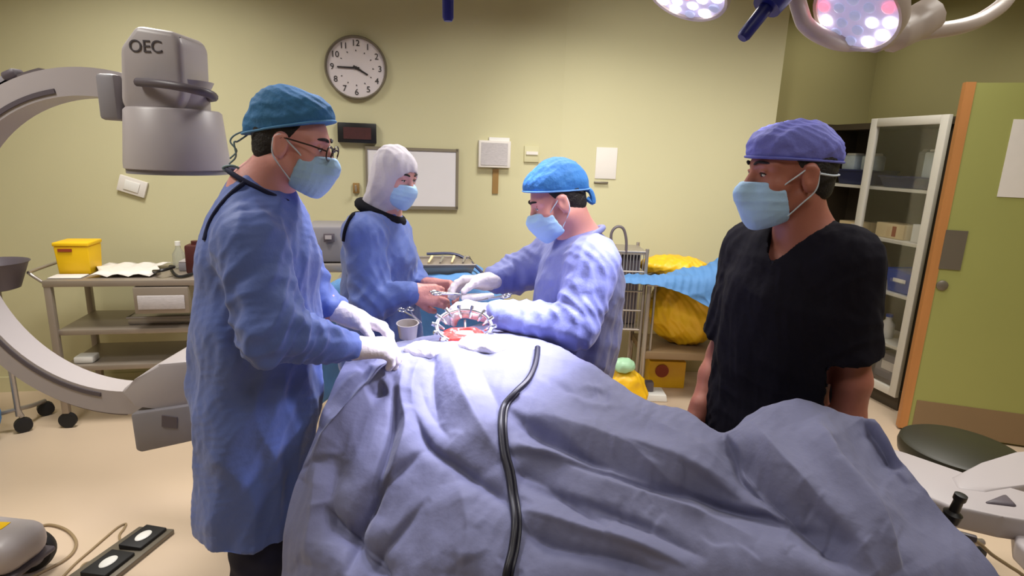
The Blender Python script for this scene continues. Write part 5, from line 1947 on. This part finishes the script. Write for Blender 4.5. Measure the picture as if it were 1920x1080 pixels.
slab_poly([(1670, 838), (1700, 850), (1790, 884), (1860, 905), (1960, 930), (1975, 985), (1880, 968), (1780, 948), (1700, 915), (1655, 890)], ez, .07, 'lower_arm', 'machine_white')
slab_poly([(1782, 893), (1840, 868), (1905, 848), (1975, 838), (1990, 890), (1925, 908), (1850, 922), (1795, 915)], ez + .004, .06, 'upper_arm', 'machine_white')
slab_poly([(1900, 958), (1990, 975), (2010, 1100), (1935, 1045), (1905, 1015)], ez - .05, .06, 'side_bracket', 'machine_white')
slab_poly([(1846, 938), (1886, 922), (1910, 946)], ez + .010, .02, 'painted_gap_shade', 'machine_dark')  # dark slab on top, standing in for the shaded gap between the arms
pc = atz(2010, 950, .3)
MB().box((pc[0] + .1, pc[1], ez / 2), (.22, .3, ez), None, .03).build('pedestal', 'machine_white', eq)

# ------------------------------------------------------------------ surgical lights
def basis(n):
    n = np.asarray(n, float); n /= np.linalg.norm(n)
    t = np.array([0, 0, 1.0]) if abs(n[2]) < .9 else np.array([1.0, 0, 0])
    u = np.cross(t, n); u /= np.linalg.norm(u)
    return u, np.cross(n, u), n


def lamp_head(c, n, r, parent, seed):
    u, w, n = basis(n)
    h = MB().lathe([(r * .5, -.075), (r * .85, -.06), (r * .99, -.03), (r, -.005), (r * .97, .006), (r * .90, .004), (r * .9, -.01)], c, n, 40).build('lamp_head', 'lamp_white', parent)
    mb = MB()
    mb.lathe([(r * .9, -.012), (r * .9, -.002), (r * .5, .004), (0, .006)], c, n, 40)
    rnd = random.Random(seed)
    spots = [(0, 0)] + [(r * .38 * math.cos(a), r * .38 * math.sin(a)) for a in np.arange(6) * PI / 3 + .3] + [(r * .72 * math.cos(a), r * .72 * math.sin(a)) for a in np.arange(12) * PI / 6]
    for k, (x, y) in enumerate(spots):
        q = rnd.random()
        mb.use(1 if q < .45 else (2 if q < .53 else 3))
        p = c + u * x + w * y
        hgt = .006 - .004 * (math.hypot(x, y) / r)
        mb.lathe([(r * .125, hgt - .004), (r * .125, hgt + .003), (r * .09, hgt + .005), (0, hgt + .005)], p, n, 14)
    mb.build('lens', ['lamp_lens', 'led_white', 'led_pink', 'led_grey'], h)
    return h


def spot(name, c, tgt, energy, angle, blend, col, size=.08):
    ld = bpy.data.lights.new(name, 'SPOT')
    ld.energy = energy; ld.spot_size = rad_(angle); ld.spot_blend = blend; ld.color = col; ld.shadow_soft_size = size
    o = bpy.data.objects.new(name, ld); COL.objects.link(o)
    o.location = tuple(c)
    o.rotation_euler = (Vector(tgt) - Vector(c)).to_track_quat('-Z', 'Y').to_euler()
    return o


l1 = at(1606, 26, 1.62); l0 = at(1288, -12, 1.66)
hubp = at(1470, -95, 1.72)
lt = thing('surgical_light', 'white surgical light with two lit round heads and a dark blue handle above the table', 'lamp', (hubp[0], hubp[1], CH))
n1 = np.array([-.62, -.30, -.72]); n0 = np.array([-.35, -.22, -.85])
h1 = lamp_head(l1, n1, .116, lt, 5)
h0 = lamp_head(l0, n0, .112, lt, 12)
n1 = n1 / np.linalg.norm(n1); n0 = n0 / np.linalg.norm(n0)
MB().lathe([(.05, -.05), (.10, -.03), (.11, .02), (.08, .05), (0, .055)], hubp, (-.3, -.2, -.9), 36).build('hub', 'lamp_white', lt)
for hpos, nn in ((l1, n1), (l0, n0)):
    MB().tube(catmull([hubp, (hubp + hpos) / 2 + [0, .03, .03], hpos - nn * .06], 8), .03, 12).build('head_bracket', 'lamp_white', lt)
pts = [at(1500, 20, 1.70), at(1515, 50, 1.70), at(1550, 72, 1.70), at(1590, 82, 1.71), at(1660, 75, 1.74), at(1720, 62, 1.78), at(1800, 50, 1.82), at(1850, 30, 1.86), at(1893, -10, 1.9), at(1910, -90, 1.95)]
MB().tube(catmull([hubp] + pts, 7), .021, 12).build('yoke', 'lamp_white', lt)
MB().tube(catmull([at(1740, 30, 1.80), at(1690, 60, 1.76), at(1640, 78, 1.72)], 6), [.05] * 4 + [.045] * 5 + [.03] * 4, 12).build('yoke_cover', 'lamp_white', lt)
hA, hB, hC = at(1452, -8, 1.60), at(1437, 14, 1.595), at(1391, 72, 1.58)
MB().tube([hA + (hA - hB) * 2, hA, hB], [.045, .042, .036], 18).build('handle_grip', 'blue_handle', lt)
MB().tube([hB, hB * .1 + hC * .9, hC], [.0175, .0165, .012], 14).build('handle_shaft', 'blue_handle', lt)
MB().tube([hubp, hA + (hA - hB) * 2], .05, 16).build('handle_mount', 'lamp_white', lt)
MB().cyl((hubp[0], hubp[1], hubp[2] + .04), (hubp[0], hubp[1], CH), .03).build('ceiling_stem', 'lamp_white', lt)

hub2 = at(835, -150, 1.9)
lt2 = thing('second_surgical_light', 'second surgical light, only its dark blue handle reaching into view at the top', 'lamp', (hub2[0], hub2[1], CH))
MB().tube([at(840, -30, 1.9), at(840, -4, 1.9), at(840, 34, 1.9), at(840, 40, 1.9)], [.030, .0175, .017, .012], 14).build('handle_shaft', 'blue_handle', lt2)
MB().tube([hub2, at(840, -28, 1.9)], [.05, .04], 16).build('handle_grip', 'blue_handle', lt2)
MB().lathe([(.05, -.03), (.12, -.02), (.13, .02), (.1, .05), (0, .055)], hub2, (0, 0, -1), 36).build('hub', 'lamp_white', lt2)
g1 = hub2 + [.20, .10, .02]; g2 = hub2 + [-.24, .05, .02]
for gp, sd_ in ((g1, 31), (g2, 32)):
    lamp_head(gp, (0.0, -.1, -1), .11, lt2, sd_)
    MB().tube([hub2, gp + [0, 0, .05]], .03, 12).build('head_bracket', 'lamp_white', lt2)
MB().cyl((hub2[0], hub2[1], hub2[2] + .03), (hub2[0], hub2[1], CH), .03).build('ceiling_stem', 'lamp_white', lt2)

tg = at(900, 640, 1.70)
cool = (.80, .79, 1.0)
spot('lamp_beam', l1 + n1 * .03, tg, 140, 34, .9, cool)
spot('lamp_beam', l0 + n0 * .03, tg, 140, 34, .9, cool)
spot('lamp_beam', g1 + [0, 0, -.03], tg, 130, 36, .9, cool)
spot('lamp_spill', g2 + [0, 0, -.03], at(610, 760, 1.45), 55, 60, 1.0, (.82, .84, 1.0))
spot('lamp_spill', l0 + n0 * .03, at(1130, 520, 2.2), 26, 120, 1.0, (1, .96, .92))

# wall glow of the lamp on the corner wall
spot('lamp_spill', at(1300, -60, 1.9), at(1200, 300, 4.2), 130, 62, 1.0, (1, .97, .9), .1)


def area(name, c, size, energy, col, rot=(0, 0, 0)):
    ld = bpy.data.lights.new(name, 'AREA')
    ld.shape = 'RECTANGLE'; ld.size, ld.size_y = size; ld.energy = energy; ld.color = col
    o = bpy.data.objects.new(name, ld); COL.objects.link(o)
    o.location = c; o.rotation_euler = rot
    return o


PW = 1.12
# unseen ceiling panels, added as fill light for the walls and room
for x, y, en in ((-2.0, 1.2, 22), (-1.9, 2.7, 26), (.2, .0, 7), (.2, 2.9, 30), (1.9, .9, 12), (2.2, 3.3, 13), (2.4, 4.55, 4), (2.0, 2.1, 14)):
    t = thing('added_fill_panel', 'flat square ceiling light panel', 'lamp', (x, y, CH - .02), 'added ceiling fill panels')
    MB().box((x, y, CH - .012), (.62, .62, .022), None, .003).build('frame', 'white_plastic', t)
    area('added_fill_light', (x, y, CH - .03), (.58, .58), en * PW, (1.0, .965, .90)).data.spread = rad_(140)
W = bpy.data.worlds.new('world'); S.world = W
W.use_nodes = True
W.node_tree.nodes['Background'].inputs[0].default_value = (.8, .8, 1, 1)
W.node_tree.nodes['Background'].inputs[1].default_value = .15
S.view_settings.view_transform = 'Standard'
S.view_settings.look = 'None'
S.view_settings.exposure = 0.0
S.cycles.max_bounces = 7
S.cycles.diffuse_bounces = 4
S.cycles.glossy_bounces = 3
S.cycles.transmission_bounces = 5
S.cycles.caustics_reflective = False
S.cycles.caustics_refractive = False
